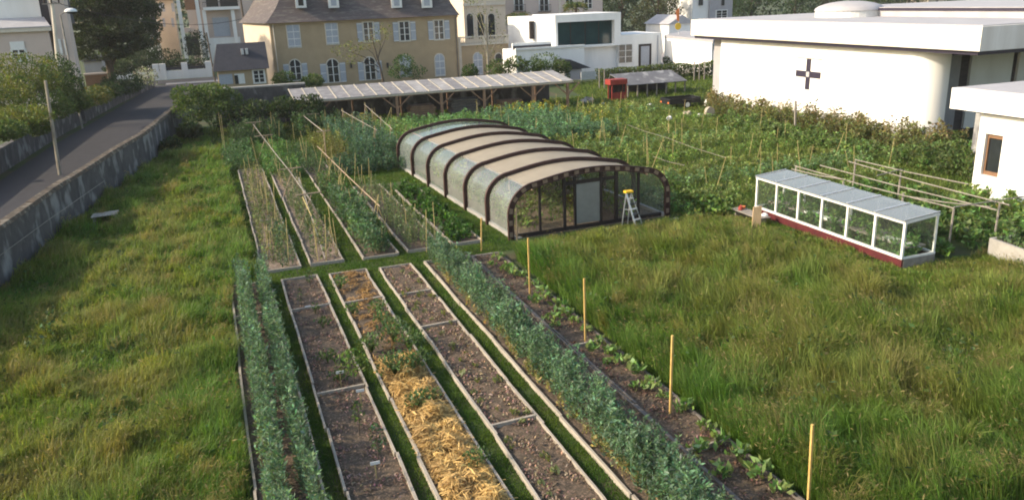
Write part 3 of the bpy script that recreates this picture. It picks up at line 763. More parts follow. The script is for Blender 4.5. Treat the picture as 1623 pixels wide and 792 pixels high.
for a in [
    ((356, 245), (346, 178), 'tall thick cane at the far end of the leftmost rear bed, left of its pair'), ((358, 250), (350, 182), 'tall thick cane leaning against its pair at the far end of the leftmost rear bed'), ((371, 216), (362, 178), 'weathered cane behind the tall pair by the wall'),
    ((411, 325), (405, 260), 'yellow cane behind the middle of the leftmost rear bed'), ((425, 350), (419, 272), 'yellow cane in the right edge of the leftmost rear bed'), ((437, 372), (433, 286), 'yellow cane nearest the camera in the row on the leftmost rear bed'),
    ((402, 300), (392, 245), 'tall yellow cane beside the first crossed poles'), ((517, 417), (515, 340), 'yellow cane at the front of the crossed pole trellis'), ((504, 415), (497, 350), 'thin cane left of the yellow cane under the trellis'),
    ((535, 402), (527, 345), 'thin grey cane by the path right of the trellis'), ((458, 425), (453, 345), 'grey cane at the front corner of the leftmost rear bed'), ((645, 350), (637, 312), 'short cane at the corner of the onion bed'),
    ((676, 400), (675, 332), 'thin dark cane at the front of the onion bed'), ((690, 385), (686, 320), 'thin dark cane between the onions and the potatoes'), ((562, 290), (563, 242), 'thin pole among the peas'), ((585, 282), (584, 250), 'short thin pole on the grass behind the onions'),
    ((435, 260), (430, 215), 'thin cane behind the second crossbar'), ((453, 205), (453, 180), 'short cane far back near the dark hedge'), ((546, 262), (546, 232), 'grey cane behind the ridge pole'),
    ((618, 195), (618, 176), 'short cane in the far crops below the shed brace'), ((590, 190), (588, 165), 'pale cane in the far crops left of the shed brace'), ((605, 215), (620, 170), 'leaning pale cane in the far crops'), ((634, 225), (645, 198), 'leaning cane against the back corner of the greenhouse'),
    ((1028, 265), (1025, 212), 'cane standing alone behind the middle of the greenhouse roof'), ((1066, 255), (1067, 210), 'pale cane in the second row right of the greenhouse'), ((1112, 245), (1111, 215), 'pale cane midway between the greenhouse and the bank'), ((980, 215), (979, 185), 'grey cane behind the greenhouse among blue green leaves'),
    ((1158, 262), (1159, 232), 'short grey post near the bank edge'), ((1225, 282), (1224, 250), 'short grey post behind the cold frame'), ((950, 225), (955, 185), 'thin cane leaning right behind the greenhouse'), ((906, 215), (903, 180), 'thin cane near the greenhouse back right corner'),
    ((926, 205), (922, 182), 'short pale cane at the far right back of the greenhouse'), ((1105, 170), (1103, 158), 'short white topped stick near the trailer')]:
    cane(*a[0], *a[1], a[2])
for i, (a, b, lb) in enumerate([((980, 240), (992, 198), 'steep leaning cane tied to the first wire behind the greenhouse'), ((1030, 275), (1052, 218), 'leaning cane crossing the lone cane right of the greenhouse'), ((1135, 300), (1150, 250), 'leaning cane at the edge of the vegetable field'), ((1060, 250), (1045, 222), 'leaning cane in the second row right of the greenhouse')]):
    cane(*a, *b, lb)
for (px, py, ty, lb) in [(1260, 214, 160, 'grey wooden post in the brambles under the dark cross'), (1279, 190, 170, 'thin stick beside the grey post under the dark cross')]:
    x, y = G(px, py); t = at(px+1, ty, y)
    tag(MB().bar((x, y, 0), tuple(t), .12 if ty == 160 else .05).build('wooden_post', M['greypole']), lb, 'post')

# thin canes standing all through the crops
cp0 = None
def many_canes(n, x0, x1, y0, y1, hmin, hmax, label, grp, lean=.12):
    src = None
    for i in range(n):
        x, y, h = random.uniform(x0, x1), random.uniform(y0, y1), random.uniform(hmin, hmax)
        if src is None:
            src = MB().tube([(0, 0, 0), (.01, .01, .5), (0, 0, 1)], [.017, .016, .013], 5).build('thin_cane', M['cane']); tag(src, label, 'cane', grp); o = src
        else:
            o = src.copy(); col.objects.link(o)
        o.location = (x, y, 0); o.scale = (1, 1, h)
        o.rotation_euler = (random.uniform(-lean, lean), random.uniform(-lean, lean), 0)
many_canes(14, 1.3, 2.3, 34, 55, .9, 1.9, 'thin upright cane in the dry leftmost rear bed', 'canes in the leftmost rear bed')
many_canes(16, 3.1, 4.2, 33.5, 58, 1.0, 1.9, 'thin cane standing under the crossed pole trellis', 'canes under the crossed trellis', .22)
many_canes(12, 5.3, 6.5, 34, 52, 1.2, 2.0, 'thin cane rising out of the bushy peas', 'canes among the peas', .25)
many_canes(12, 7.3, 8.5, 34, 48, .8, 1.5, 'thin cane among the stringy onion stalks', 'canes among the onions')
many_canes(34, 2, 15, 54, 70, 1.4, 2.4, 'pale cane standing in the far crops before the open shed', 'canes in the far crops', .2)
many_canes(44, 21, 38, 36, 70, 1.1, 2.1, 'pale cane standing in the vegetable field right of the greenhouse', 'canes in the vegetable field', .2)
# ================================================================== POLE TRELLISES
def crossed(root, x, y, h, w=.62, bar=True, m_=None, over=.22):
    m_ = m_ or M['pole']
    for s_ in (-1, 1):
        MB().tube([(x-s_*w, y+.04*s_, 0), (x+s_*w*over, y+.04*s_, h+.12)], [.028, .022], 6).build('pole', m_, root)
    if bar:
        MB().bar((x-.62, y, h+.16), (x+.62, y+.03, h+.18), .07, .05).build('crossbar', M['pole'], root)
t = thing('pole_trellis', 'grey pole trellis of crossed legs with flat crossbars over the second rear bed', 'trellis', (3.65, 35, 0))
X = 3.65
ys = []
for px, py in [(402, 194), (418, 215), (460, 267), (489, 307)]:
    gx, gy = G(px, py, 1.75); ys.append((gx, gy))
    crossed(t, gx, gy, 1.58)
zr = 1.52
for (ga, gb) in zip(ys, ys[1:]):
    MB().tube([(ga[0]-.02, ga[1]+.4, zr+.02), ((ga[0]+gb[0])/2, (ga[1]+gb[1])/2, zr-.03), (gb[0]+.03, gb[1]-.5, zr)], [.022, .026, .024], 6).build('ridge_pole', M['greypole'], t)
MB().tube([(3.55, 33.2, .25), (3.8, ys[2][1]-2, 1.6)], .026, 6).build('brace', M['greypole'], t)
MB().tube([(3.9, 36.5, .1), (3.5, ys[3][1]+.5, 1.5)], .03, 6).build('brace', M['cane'], t)
t = thing('pole_trellis', 'brown ridge pole carried on leaning tied poles over the pea plants', 'trellis', (6.2, 40, 0))
a = Vector((*G(503, 232, 1.6), 1.6)); b = Vector((*G(602, 327, 1.6), 1.6))
MB().tube([tuple(a), tuple((a+b)/2+Vector((0, 0, -.04))), tuple(b)], [.024, .028, .024], 6).build('ridge_pole', M['pole'], t)
for k, f in enumerate((.12, .3, .55, .78, .97)):
    p = a+(b-a)*f
    for s_ in (-1, 1):
        MB().tube([(p.x-s_*random.uniform(.45, .7), p.y+random.uniform(-.3, .3), 0), (p.x+s_*.1, p.y, p.z+random.uniform(.12, .45))], [.022, .016], 6).build('pole', M['cane'], t)
t = thing('pole_trellis', 'far pole trellis with two ridge poles in front of the open shed', 'trellis', (14, 62, 0))
for q, ((p0, p1), zz) in enumerate([(((541, 175), (598, 207)), 1.9), (((577, 165), (622, 205)), 1.9)]):
    a = Vector((*G(*p0, zz), zz)); b = Vector((*G(*p1, zz), zz))
    MB().tube([tuple(a), tuple(b)], .024, 6).build('ridge_pole', M['greypole'], t)
    for f in (.05, .35, .65, .95):
        p = a+(b-a)*f
        MB().tube([(p.x-.25, p.y, 0), (p.x+.03, p.y, p.z+.2)], .035, 6).build('pole', M['pole'], t)
        MB().tube([(p.x+.45, p.y, 0), (p.x-.05, p.y, p.z+.25)], .03, 6).build('pole', M['cane'], t)
t = thing('pole_trellis', 'small trellis of two posts and a crossbar in the yellow flowering crop', 'trellis', (*G(487, 200), 0))
a = at(478, 181, G(487, 215)[1]); b = at(500, 181, a.y)
MB().bar(tuple(a+Vector((-.3, 0, 0))), tuple(b+Vector((.3, 0, 0))), .08, .06).build('crossbar', M['pole'], t)
for p in (a, b): MB().tube([(p.x, p.y, 0), tuple(p)], .035, 6).build('pole', M['pole'], t)
a2 = at(502, 209, 55); MB().bar((a2.x, 55, a2.z), (a2.x+.9, 55, a2.z+.02), .07, .05).build('crossbar', M['pole'], t)
MB().tube([(a2.x+.45, 55, 0), (a2.x+.45, 55, a2.z)], .035, 6).build('pole', M['pole'], t)
MB().tube([tuple(a), (a2.x+.45, 55, a2.z-.05)], .03, 6).build('rail', M['greypole'], t)
# wires and rails between canes right of the greenhouse
for (p0, p1, zz, lb) in [((995, 198), (1053, 217), 1.5, 'thin pale rail tied between canes behind the greenhouse'), ((1035, 248), (1085, 262), .9, 'low pale rail between canes right of the greenhouse'), ((1053, 217), (1150, 250), 1.3, 'long sagging line from the leaning cane to the field edge')]:
    a = Vector((*G(*p0, zz), zz)); b = Vector((*G(*p1, zz), zz))
    tag(MB().tube([tuple(a), tuple((a+b)/2-Vector((0, 0, .06))), tuple(b)], .012, 5).build('rail', M['greypole']), lb, 'rail')

# ================================================================== GREENHOUSE
GX0, GX1, GY0, GY1 = 11.95, 19.9, 32.8, 52.0
gh = thing('greenhouse', 'long greenhouse with brown timber arches, beige roof sheets and clear curved sides', 'greenhouse', (GX0, GY0, 0))
GW = GX1-GX0; GC = (GX0+GX1)/2; SH, RR, TOP = 1.15, 1.25, 2.62
def profile(off=0.0, n=16):
    """arch outline from left base to right base"""
    pts = [(GX0-off, 0.0), (GX0-off, .5)]
    cx, cz = GX0+RR, SH
    for i in range(n):
        a = math.pi-(math.pi/2-.12)*i/(n-1)
        pts.append((cx+(RR+off)*math.cos(a), cz+(1.12+off)*math.sin(a)))
    xl, zl = pts[-1]
    m_ = 12; xr = GX0+GX1-xl
    for i in range(1, m_):
        f = i/m_
        pts.append((xl+(xr-xl)*f, zl+(TOP+off-zl)*math.sin(math.pi*f)))
    left = pts[:2+n]
    pts += [(GX0+GX1-x, z) for x, z in reversed(left)]
    return pts
PR = profile(); NL = 2+16
def hoop(y, r0, r1, wy, name, m_, prt=gh):
    a, b = profile(r0), profile(r1); mb = MB()
    for i in range(len(a)-1):
        q = [(a[i][0], y, a[i][1]), (a[i+1][0], y, a[i+1][1]), (b[i+1][0], y, b[i+1][1]), (b[i][0], y, b[i][1])]
        mb.prism(q, (0, wy, 0))
    return mb.build(name, m_, prt)
nb = 6
ysb = [GY0+.15, 35.9, 39.0, 42.2, 45.4, 48.6, 51.85]
for i, y in enumerate(ysb):
    w_ = .16 if i else .10
    if i == 0:
        hoop(y-.12, .015, .075, .10, 'arch', M['arch']); hoop(y-.12, .24, .30, .10, 'arch', M['arch'])
        A, Bq = profile(.076), profile(.239)
        import bisect
        acc = [0]
        for k in range(len(A)-1): acc.append(acc[-1]+math.dist(A[k], A[k+1]))
        nblk = 22
        for b_ in range(nblk):
            s_ = acc[-1]*(b_+.5)/nblk
            k = min(bisect.bisect(acc, s_)-1, len(A)-2)
            f = (s_-acc[k])/(acc[k+1]-acc[k])
            def lp(Q, f_): return (Q[k][0]+(Q[k+1][0]-Q[k][0])*f_, Q[k][1]+(Q[k+1][1]-Q[k][1])*f_)
            g = .11/(acc[k+1]-acc[k])
            q = [lp(A, f-g), lp(A, f+g), lp(Bq, f+g), lp(Bq, f-g)]
            MB().prism([(x, y-.13, z) for x, z in q], (0, .12, 0)).build('spacer_block', M['archblock'], gh)
        hoop(y-.07, .076, .239, .05, 'arch_web', M['arch'])
    else:
        hoop(y-.07, .02, .065, .14, 'arch', M['arch']); hoop(y-.07, .155, .205, .14, 'arch', M['arch'])
        hoop(y-.04, .066, .154, .08, 'arch_web', M['arch'])
for i in range(nb):
    y0, y1 = ysb[i]+.01, ysb[i+1]-.01
    L = PR[:NL-1]; Rr = PR[-(NL-1):]; T = PR[NL-2:len(PR)-NL+2]
    for nm, seg, m_ in (('side_panel', L, M['poly']), ('side_panel', Rr, M['poly']), ('roof_panel', T, M['roofsheet'])):
        if nm == 'roof_panel' and i == nb-1: m_ = M['poly']
        mb = MB(); t_ = .012
        for k in range(len(seg)-1):
            (xa, za), (xb, zb) = seg[k], seg[k+1]
            if m_ is M['poly']: mb.poly([(xa, y0, za), (xa, y1, za), (xb, y1, zb), (xb, y0, zb)])
            else: mb.prism([(xa, y0, za), (xa, y1, za), (xb, y1, zb), (xb, y0, zb)], (0, 0, t_))
        mb.build(nm, m_, gh, smooth=(m_ is M['poly']))
for x in (GX0, GX1): B(x-.09, x+.09, GY0+.1, GY1, 0, .16).build('base_kerb', M['concrete'], gh)
for x, z in (PR[NL-2], PR[len(PR)-NL+1]):
    MB().bar((x, GY0+.1, z-.05), (x, GY1-.1, z-.05), .06, .08).build('purlin', M['pole'], gh)
# front wall
fx = lambda px: at(px, 340, GY0+.2).x
YF = GY0+.2
def topz(x):
    for (xa, za), (xb, zb) in zip(PR, PR[1:]):
        if xa <= x <= xb and xb > xa: return za+(zb-za)*(x-xa)/(xb-xa)
    return 0
for px, w_ in ((857, .10), (897, .14), (914, .12), (956, .12), (981, .16), (1017, .10)):
    x = fx(px); B(x-w_/2, x+w_/2, YF-.04, YF+.06, .1, topz(x)-.02).build('front_post', M['frame'], gh)
B(GX0+.1, GX1-.1, YF-.035, YF+.055, .02, .2).build('front_sill', M['frame'], gh)
xa, xb = fx(914)+.06, fx(981)-.08
B(fx(897)+.07, fx(981)-.08, YF-.03, YF+.05, 2.16, 2.32).build('door_lintel', M['frame'], gh)
xm = fx(956)
dp = B(xa+.02, xm-.06, YF-.01, YF+.012, .25, 2.15).build('door_panel', M['whitesheet'], gh)
panes = [(GX0+.05, fx(857)-.06), (fx(857)+.06, fx(897)-.08), (fx(981)+.09, fx(1017)-.06), (fx(1017)+.06, GX1-.05)]
for x0, x1 in panes:
    mb = MB(); n_ = 8; pts = [(x0, .21)]+[(x0+(x1-x0)*k/n_, topz(x0+(x1-x0)*k/n_)-.03) for k in range(n_+1)]+[(x1, .21)]
    mb.poly([(x, YF+.02, max(z, .21)) for x, z in pts]); mb.build('front_pane', M['glass'], gh)
mb = MB().poly([(x, GY1-.1, z) for x, z in PR]); mb.build('rear_pane', M['poly'], gh)
gh.rotation_euler[2] = R(2.7)
for x in (14.2, 17.6): B(x-.05, x+.05, GY1-.2, GY1-.11, 0, topz(x)).build('rear_post', M['frame'], gh)
for y in (38.9, 45.3):
    for x in (14.3, 17.5): B(x-.04, x+.04, y-.04, y+.04, 0, topz(x)-.03).build('inner_post', M['pole'], gh)
MB().bar((fx(815), GY0-.05, -.05), (fx(815)+.02, GY0-.03, 1.5), .05).build('corner_post', M['pole'], gh)
# plants inside
v = Veg()
for x0, x1 in ((12.2, 13.6), (14.5, 16.4), (17.4, 18.8)):
    row('', x0, x1, 33.6, 51, 4.5, .95, 30, .28, .16, (.16, .20, .07), '', build=False, v=v, ref=40, gaps=.35, hvar=.4, seed=int(x0))
tag(v.build('greenhouse_crops', M['leaf']), 'green and yellow crops growing inside the greenhouse', 'crop', kind='stuff')
gs = MB().poly([(GX0+.1, GY0+.1, .016), (GX1-.1, GY0+.4, .016), (GX1-1.0, GY1+.2, .016), (GX0-.8, GY1-.1, .016)]).build('greenhouse_soil', M['soil_dry']); tag(gs, kind='structure')
for (px, py, s_, lb) in [(1070, 350, .28, 'pale broken stone at the right foot of the greenhouse arch'), (1052, 353, .2, 'flat buff stone beside the greenhouse right corner'), (1018, 372, .12, 'white stone on the grass before the stepladder'), (822, 378, .18, 'grey stone at the left foot of the greenhouse front'), (838, 384, .14, 'small grey stone lying before the greenhouse sill')]:
    x, y = G(px, py); o = MB().dome((x, y, .02), s_, s_*.7, s_*.5, 8, 4).build('stone', M['rock']); tag(o, lb, 'stone')

# ================================================================== STEPLADDER
lx, ly = G(1002, 361); ld = thing('stepladder', 'aluminium stepladder with a yellow top tray standing before the greenhouse', 'stepladder', (lx, ly, 0))
tp = at(997, 304, ly); H_ = tp.z-.05
fr = [G(1009, 364), G(1020, 361)]; bk = [G(985, 363), G(996, 361)]
a_ = Vector((tp.x-.13, ly+.02, H_)); b_ = Vector((tp.x+.13, ly+.06, H_))
f0, f1 = Vector((*fr[0], 0)), Vector((*fr[1], 0))
f1 = f0+Vector((.42, .12, 0))
for p, q in ((f0, a_), (f1, b_)): MB().bar(tuple(p), tuple(q), .075, .04).build('front_rail', M['alu'], ld)
k0 = Vector((*bk[0], 0)); k1 = k0+Vector((.40, .18, 0))
for p, q in ((k0, a_), (k1, b_)): MB().bar(tuple(p), tuple(q), .05, .03).build('rear_leg', M['alu'], ld)
MB().bar(tuple(k0+Vector((0, 0, .05))), tuple(k1+Vector((0, 0, .05))), .03, .03).build('brace', M['yellow'], ld)
for k in range(6):
    f = .12+.145*k
    p, q = f0+(a_-f0)*f, f1+(b_-f1)*f
    MB().bar(tuple(p), tuple(q), .17, .03).build('step', M['black'] if k % 2 == 0 else M['alu'], ld)
B(tp.x-.2, tp.x+.2, ly-.08, ly+.2, H_, H_+.1).build('top_tray', M['yellow'], ld, bevel=.02)
p = f0+(a_-f0)*.55; q = k0+(a_-k0)*.55; MB().bar(tuple(p), tuple(q), .03).build('spreader', M['alu'], ld)

# ================================================================== COLD FRAME
CX0, CX1, CY0, CY1 = 23.95, 25.55, 22.5, 31.6
cf = thing('cold_frame', 'long low white framed glass cold frame on a maroon plinth', 'cold frame', (CX0, CY0, 0))
B(CX0-.02, CX0+.06, CY0, CY1, -.05, .34).build('plinth_front', M['maroon'], cf)
B(CX0+.06, CX1+.02, CY0-.02, CY0+.05, -.05, .34).build('plinth_end', M['greypole'], cf)  # brown-grey instead of maroon: shade on this end put into the colour
B(CX1-.06, CX1+.02, CY0+.05, CY1, -.05, .34).build('plinth_rear', M['maroon'], cf)
B(CX0+.06, CX1-.06, CY1-.08, CY1, -.05, .34).build('plinth_end', M['maroon'], cf)
nbay = 6; zb, zt, zr_ = .34, 1.78, 1.98
step = (CY1-CY0)/nbay
for k in range(nbay+1):
    y = CY0+step*k; w_ = .05
    y = min(max(y, CY0+w_), CY1-w_)
    B(CX0-.03, CX0+.05, y-w_, y+w_, zb, zt).build('post', M['whitepaint'], cf)
    B(CX1-.05, CX1+.03, y-w_*.7, y+w_*.7, zb, zr_-.1).build('post', M['whitepaint'], cf)
for nm, x, z, h_ in (('sill_rail', CX0, zb, .09), ('eave_rail', CX0, zt-.04, .10)):
    B(x-.045, x+.055, CY0-.01, CY1+.01, z, z+h_).build(nm, M['whitepaint'], cf)
B(CX1-.05, CX1+.045, CY0-.01, CY1+.01, zr_-.1, zr_).build('ridge_rail', M['whitepaint'], cf)
B(CX1-.05, CX1+.045, CY0, CY1, zb, zb+.08).build('sill_rail', M['whitepaint'], cf)
for yy in (CY0+.02, CY1-.02):
    MB().bar((CX0+.05, yy, zt+.02), (CX1-.05, yy, zr_-.05), .06, .10).build('end_rail', M['whitepaint'], cf)
    MB().bar((CX0+.055, yy, zb+.04), (CX1-.055, yy, zb+.04), .06, .08).build('end_rail', M['whitepaint'], cf)
for k in range(nbay):
    y0, y1 = CY0+step*k+.06, CY0+step*(k+1)-.06
    MB().poly([(CX0+.01, y0, zb+.09), (CX0+.01, y1, zb+.09), (CX0+.01, y1, zt-.04), (CX0+.01, y0, zt-.04)]).build('front_pane', M['glass'], cf)
    MB().poly([(CX1, y0, zb+.08), (CX1, y1, zb+.08), (CX1, y1, zr_-.1), (CX1, y0, zr_-.1)]).build('rear_pane', M['glass'], cf)
    MB().prism([(CX0-.12, y0-.05, zt+.075), (CX1+.08, y0-.05, zr_+.02), (CX1+.08, y1+.05, zr_+.02), (CX0-.12, y1+.05, zt+.075)], (0, 0, .02)).build('roof_pane', M['roofglass'], cf)
    for yy in (y0-.035, y1+.035): MB().bar((CX0-.1, yy, zt+.115), (CX1+.06, yy, zr_+.06), .04, .03).build('roof_bar', M['alu'], cf)
for yy in (CY0+.02, CY1-.02): MB().poly([(CX0+.05, yy, zb+.08), (CX1-.05, yy, zb+.08), (CX1-.05, yy, zr_-.12), (CX0+.05, yy, zt-.03)]).build('end_pane', M['glass'], cf)
B(CX0+.5, CX1-.15, CY0+.3, CY1-.3, .62, .66).build('shelf', M['greypole'], cf)
for y in (CY0+.5, (CY0+CY1)/2, CY1-.5):
    B(CX0+.55, CX0+.62, y-.03, y+.03, 0, .62).build('shelf_leg', M['greypole'], cf)
for (y, z, lb) in [(28.2, .66, 'white seed tray on the cold frame shelf behind the third pane'), (27.2, .66, 'long white seed tray on the cold frame shelf behind the middle post'), (23.6, .66, 'white seed tray on the shelf at the near end of the cold frame'), (22.95, .66, 'small white pot standing at the near glass end of the cold frame')]:
    o = B(24.5, 25.0, y, y+.6 if 'pot' not in lb else y+.18, z, z+.07).build('seed_tray', M['plastic']); tag(o, lb, 'seed tray')
v = Veg(); row('', CX0+.15, CX1-.15, CY0+.2, CY1-.2, 16, .8, 26, .18, .15, (.09, .17, .05), '', build=False, v=v, ref=40, gaps=.3)
row('cold_frame_plants', CX0+.6, CX1-.2, CY0+.4, CY1-.4, 16, .5, 20, .16, .12, (.11, .19, .06), 'green seedlings and leafy plants inside the cold frame', v=v, z0=.66, ref=40, gaps=.7)
# bench with bits and leaning board at the far end
bx, by = G(1195, 348)
t = thing('low_bench', 'low plank bench at the far left end of the cold frame', 'bench', (bx, by, 0))
for k in range(3): B(bx-.55+.22*k, bx-.35+.22*k, by-1.1, by+1.1, .34, .38).build('plank', M['greypole'], t)
for y in (by-.8, by+.8): B(bx-.5, bx+.05, y-.05, y+.05, 0, .34).build('leg', M['greypole'], t)
x, y = G(1197, 374); a = at(1200, 340, y+.35)
o = MB().prism([(x-.2, y, 0), (x+.22, y-.05, 0), (a.x+.26, y+.38, 1.2), (a.x-.16, y+.42, 1.2)], (0, .03, .01)).build('leaning_board', M['plank']); tag(o, 'fresh tan board leaning against the plank bench by the cold frame', 'board')
o = MB().dome((bx+.02, by-.75, .38), .16, .16, .13).build('white_basin', M['plastic']); tag(o, 'upturned white basin on the near end of the plank bench', 'basin')
o = MB().tube([(bx-.35, by+.6, .38), (bx-.34, by+.62, .52), (bx-.3, by+.62, .53)], [.12, .1, .1], 10).build('clay_pot', M['red']); tag(o, 'red plant pot on the far end of the plank bench', 'pot')
o = MB().tube([(bx-.1, by+.75, .38), (bx-.1, by+.75, .5)], [.09, .12], 10).build('clay_pot', M['orange']); tag(o, 'pale orange plant pot beside the red pot on the plank bench', 'pot')

# ================================================================== POLE FRAME right of the cold frame
pf = thing('pole_pergola', 'low pergola of thin poles on posts over the vegetables beside the cold frame', 'pergola', (28, 24, 0))
ZP = 1.75
def gp(px, py, z=ZP): return Vector((*G(px, py, z), z))
for p0, p1 in [((1260, 263), (1512, 330)), ((1300, 262), (1580, 333)), ((1345, 256), (1600, 325)), ((1355, 253), (1535, 292)), ((1255, 268), (1340, 285)), ((1430, 310), (1570, 328))]:
    a, b = gp(*p0), gp(*p1)
    MB().tube([tuple(a), tuple((a+b)/2-Vector((0, 0, .05))), tuple(b)], .028, 6).build('rail', M['greypole'], pf)
for p0, p1 in [((1512, 330), (1630, 312)), ((1390, 280), (1428, 270))]:
    a, b = gp(*p0), gp(*p1); a.z += .05; b.z += .05
    MB().tube([tuple(a), tuple(b)], .028, 6).build('rail', M['greypole'], pf)
for px, py in [(1512, 330), (1432, 305), (1356, 255), (1428, 273), (1337, 287), (1262, 264), (1585, 320)]:
    p = gp(px, py); MB().tube([(p.x-.02, p.y, 0), (p.x, p.y, ZP-.02)], .045, 6).build('post', M['greypole'], pf)
# concrete planter
x, y = G(1562, 410)
cpn = thing('concrete_planter', 'long concrete planter trough filled with leafy plants at the right edge', 'planter', (x, y, 0))
mb = MB()
a = Vector((*G(1566, 408), 0)); b = Vector((*G(1640, 436), 0)); d = (b-a).normalized(); nrm_ = Vector((-d.y, d.x, 0)); nrm_ = nrm_ if nrm_.x > 0 else -nrm_
L_ = 5.0; Wd = 1.6
c = [a, a+d*L_, a+d*L_+nrm_*Wd, a+nrm_*Wd]
for k in range(4):
    p, q = c[k], c[(k+1) % 4]; mb.bar((p.x, p.y, .4), (q.x, q.y, .4), .12, .82 if k % 2 == 0 else .81)
mb.build('trough', M['concrete'], cpn)
MB().poly([(p.x, p.y, .7) for p in c]).build('soil', M['soil'], cpn)
v = Veg(); n_ = 70
u1 = rng.uniform(.2, L_-.2, n_); u2 = rng.uniform(.2, Wd-.2, n_)
xs = a.x+d.x*u1+nrm_.x*u2; ys_ = a.y+d.y*u1+nrm_.y*u2
stems(v, xs, ys_, .7, rng.uniform(.2, .6, n_), 16, .2, .2, (.08, .13, .05)); v.build('leaves', M['leaf'], cpn)

# ================================================================== small things about the garden
x, y = G(168, 352)
t = thing('plank_table', 'small weathered plank table against the lane wall', 'table', (x, y, 0))
for k in range(4): MB().bar((x-.6, y-.36+.24*k, .42), (x+.65, y-.30+.24*k, .45), .2, .035).build('plank', M['board'], t)
for sx in (-.5, .5):
    for sy in (-.3, .35): B(x+sx-.04, x+sx+.04, y+sy-.04, y+sy+.04, 0, .41).build('leg', M['greypole'], t)
# trailer by the hall
tx, ty = G(1085, 172); tr = thing('trailer', 'low black car trailer with a white hubbed wheel parked on the grass by the hall', 'trailer', (tx, ty, 0))
ax, bx_ = at(1062, 160, ty).x, at(1110, 160, ty).x
B(ax, bx_, ty, ty+1.7, .45, .52).build('bed', M['black'], tr)
for (y0, y1) in ((ty-.03, ty), (ty+1.7, ty+1.73)): B(ax+.02, bx_, y0, y1, .45, .98).build('side_board', M['black'], tr)
B(bx_, bx_+.04, ty, ty+1.7, .45, .95).build('end_board', M['black'], tr)
B(ax-.03, ax+.02, ty+.02, ty+1.68, .45, .95).build('tailgate', M['black'], tr)
for yy in (ty+.12, ty+1.4): B(ax-.07, ax-.035, yy, yy+.2, .52, .66).build('tail_light', M['orange'], tr)
def wheel(x, y, r, par, dy):
    wl = MB().tube([(x, y, r), (x, y+dy*.2, r)], r, 18).build('wheel', M['rubber'], par)
    MB().tube([(x, y-dy*.012, r), (x, y+dy*.02, r)], r*.62, 16).build('rim', M['plastic'], wl)
wheel((ax+bx_)/2+.1, ty-.26, .36, tr, 1); wheel((ax+bx_)/2+.1, ty+2.0, .36, tr, -1)
MB().tube([((ax+bx_)/2+.1, ty-.1, .36), ((ax+bx_)/2+.1, ty+1.82, .36)], .04, 6).build('axle', M['black'], tr)
B((ax+bx_)/2-.35, (ax+bx_)/2+.55, ty-.3, ty-.04, .75, .8).build('mudguard', M['black'], tr)
MB().bar((bx_, ty+.85, .5), (bx_+1.2, ty+.85, .5), .08).build('drawbar', M['black'], tr)
o = MB().dome((bx_-.9, ty-.6, .95), .25, .12, .17, full=True).build('folded_tarpaulin', M['black'])
bpy.data.objects.remove(o)
for (px, py, s_, lb, m_) in [(1091, 184, .6, 'pale sandy boulder on the grass in front of the trailer', M['rock']), (1060, 205, .22, 'white sack propped on a stick in the vegetable field', M['plastic']), (1110, 184, .36, 'small white sack right of the sandy boulder', M['plastic']), (1030, 168, .35, 'white bag on the grass left of the trailer', M['plastic']),
                             (930, 163, .8, 'low flat pale slab under the end of the open shed', M['concrete']), (956, 165, .25, 'small pale pot before the red kiosk', M['plastic'])]:
    x, y = G(px, py)
    z0 = 0 if 'stick' not in lb else .9
    o = MB().dome((x, y, z0), s_, s_*.7, s_*(.75 if z0 else .6), 9, 5, full=bool(z0)).build('boulder' if 'boulder' in lb else ('slab' if 'slab' in lb else ('pot' if 'pot' in lb else 'sack')), m_)
    for vtx in o.data.vertices: vtx.co.x += random.uniform(-.25, .25)*s_; vtx.co.y += random.uniform(-.25, .25)*s_; vtx.co.z += random.uniform(-.2, .2)*s_
    tag(o, lb, lb.split()[-1] if False else ('boulder' if 'boulder' in lb else 'slab' if 'slab' in lb else 'pot' if 'pot' in lb else 'sack'))
x, y = G(1060, 212); tag(MB().tube([(x, y, 0), (x, y, .75)], .03, 6).build('wooden_stick', M['cane']), 'stick holding up a white sack in the vegetable field', 'stick')
for k, (px, py, lb) in enumerate([(1125, 172, 'white round drum lying in the brambles beside the dark hall pillar'), (1126, 186, 'pale round stone wheel below the white drum')]):
    x, y = G(px, py)
    tag(MB().tube([(x, y, .45), (x, y+.35, .45)], .42, 16).build('round_drum', M['plastic'] if k == 0 else M['rock']), lb, 'drum')
x, y = G(930, 168)

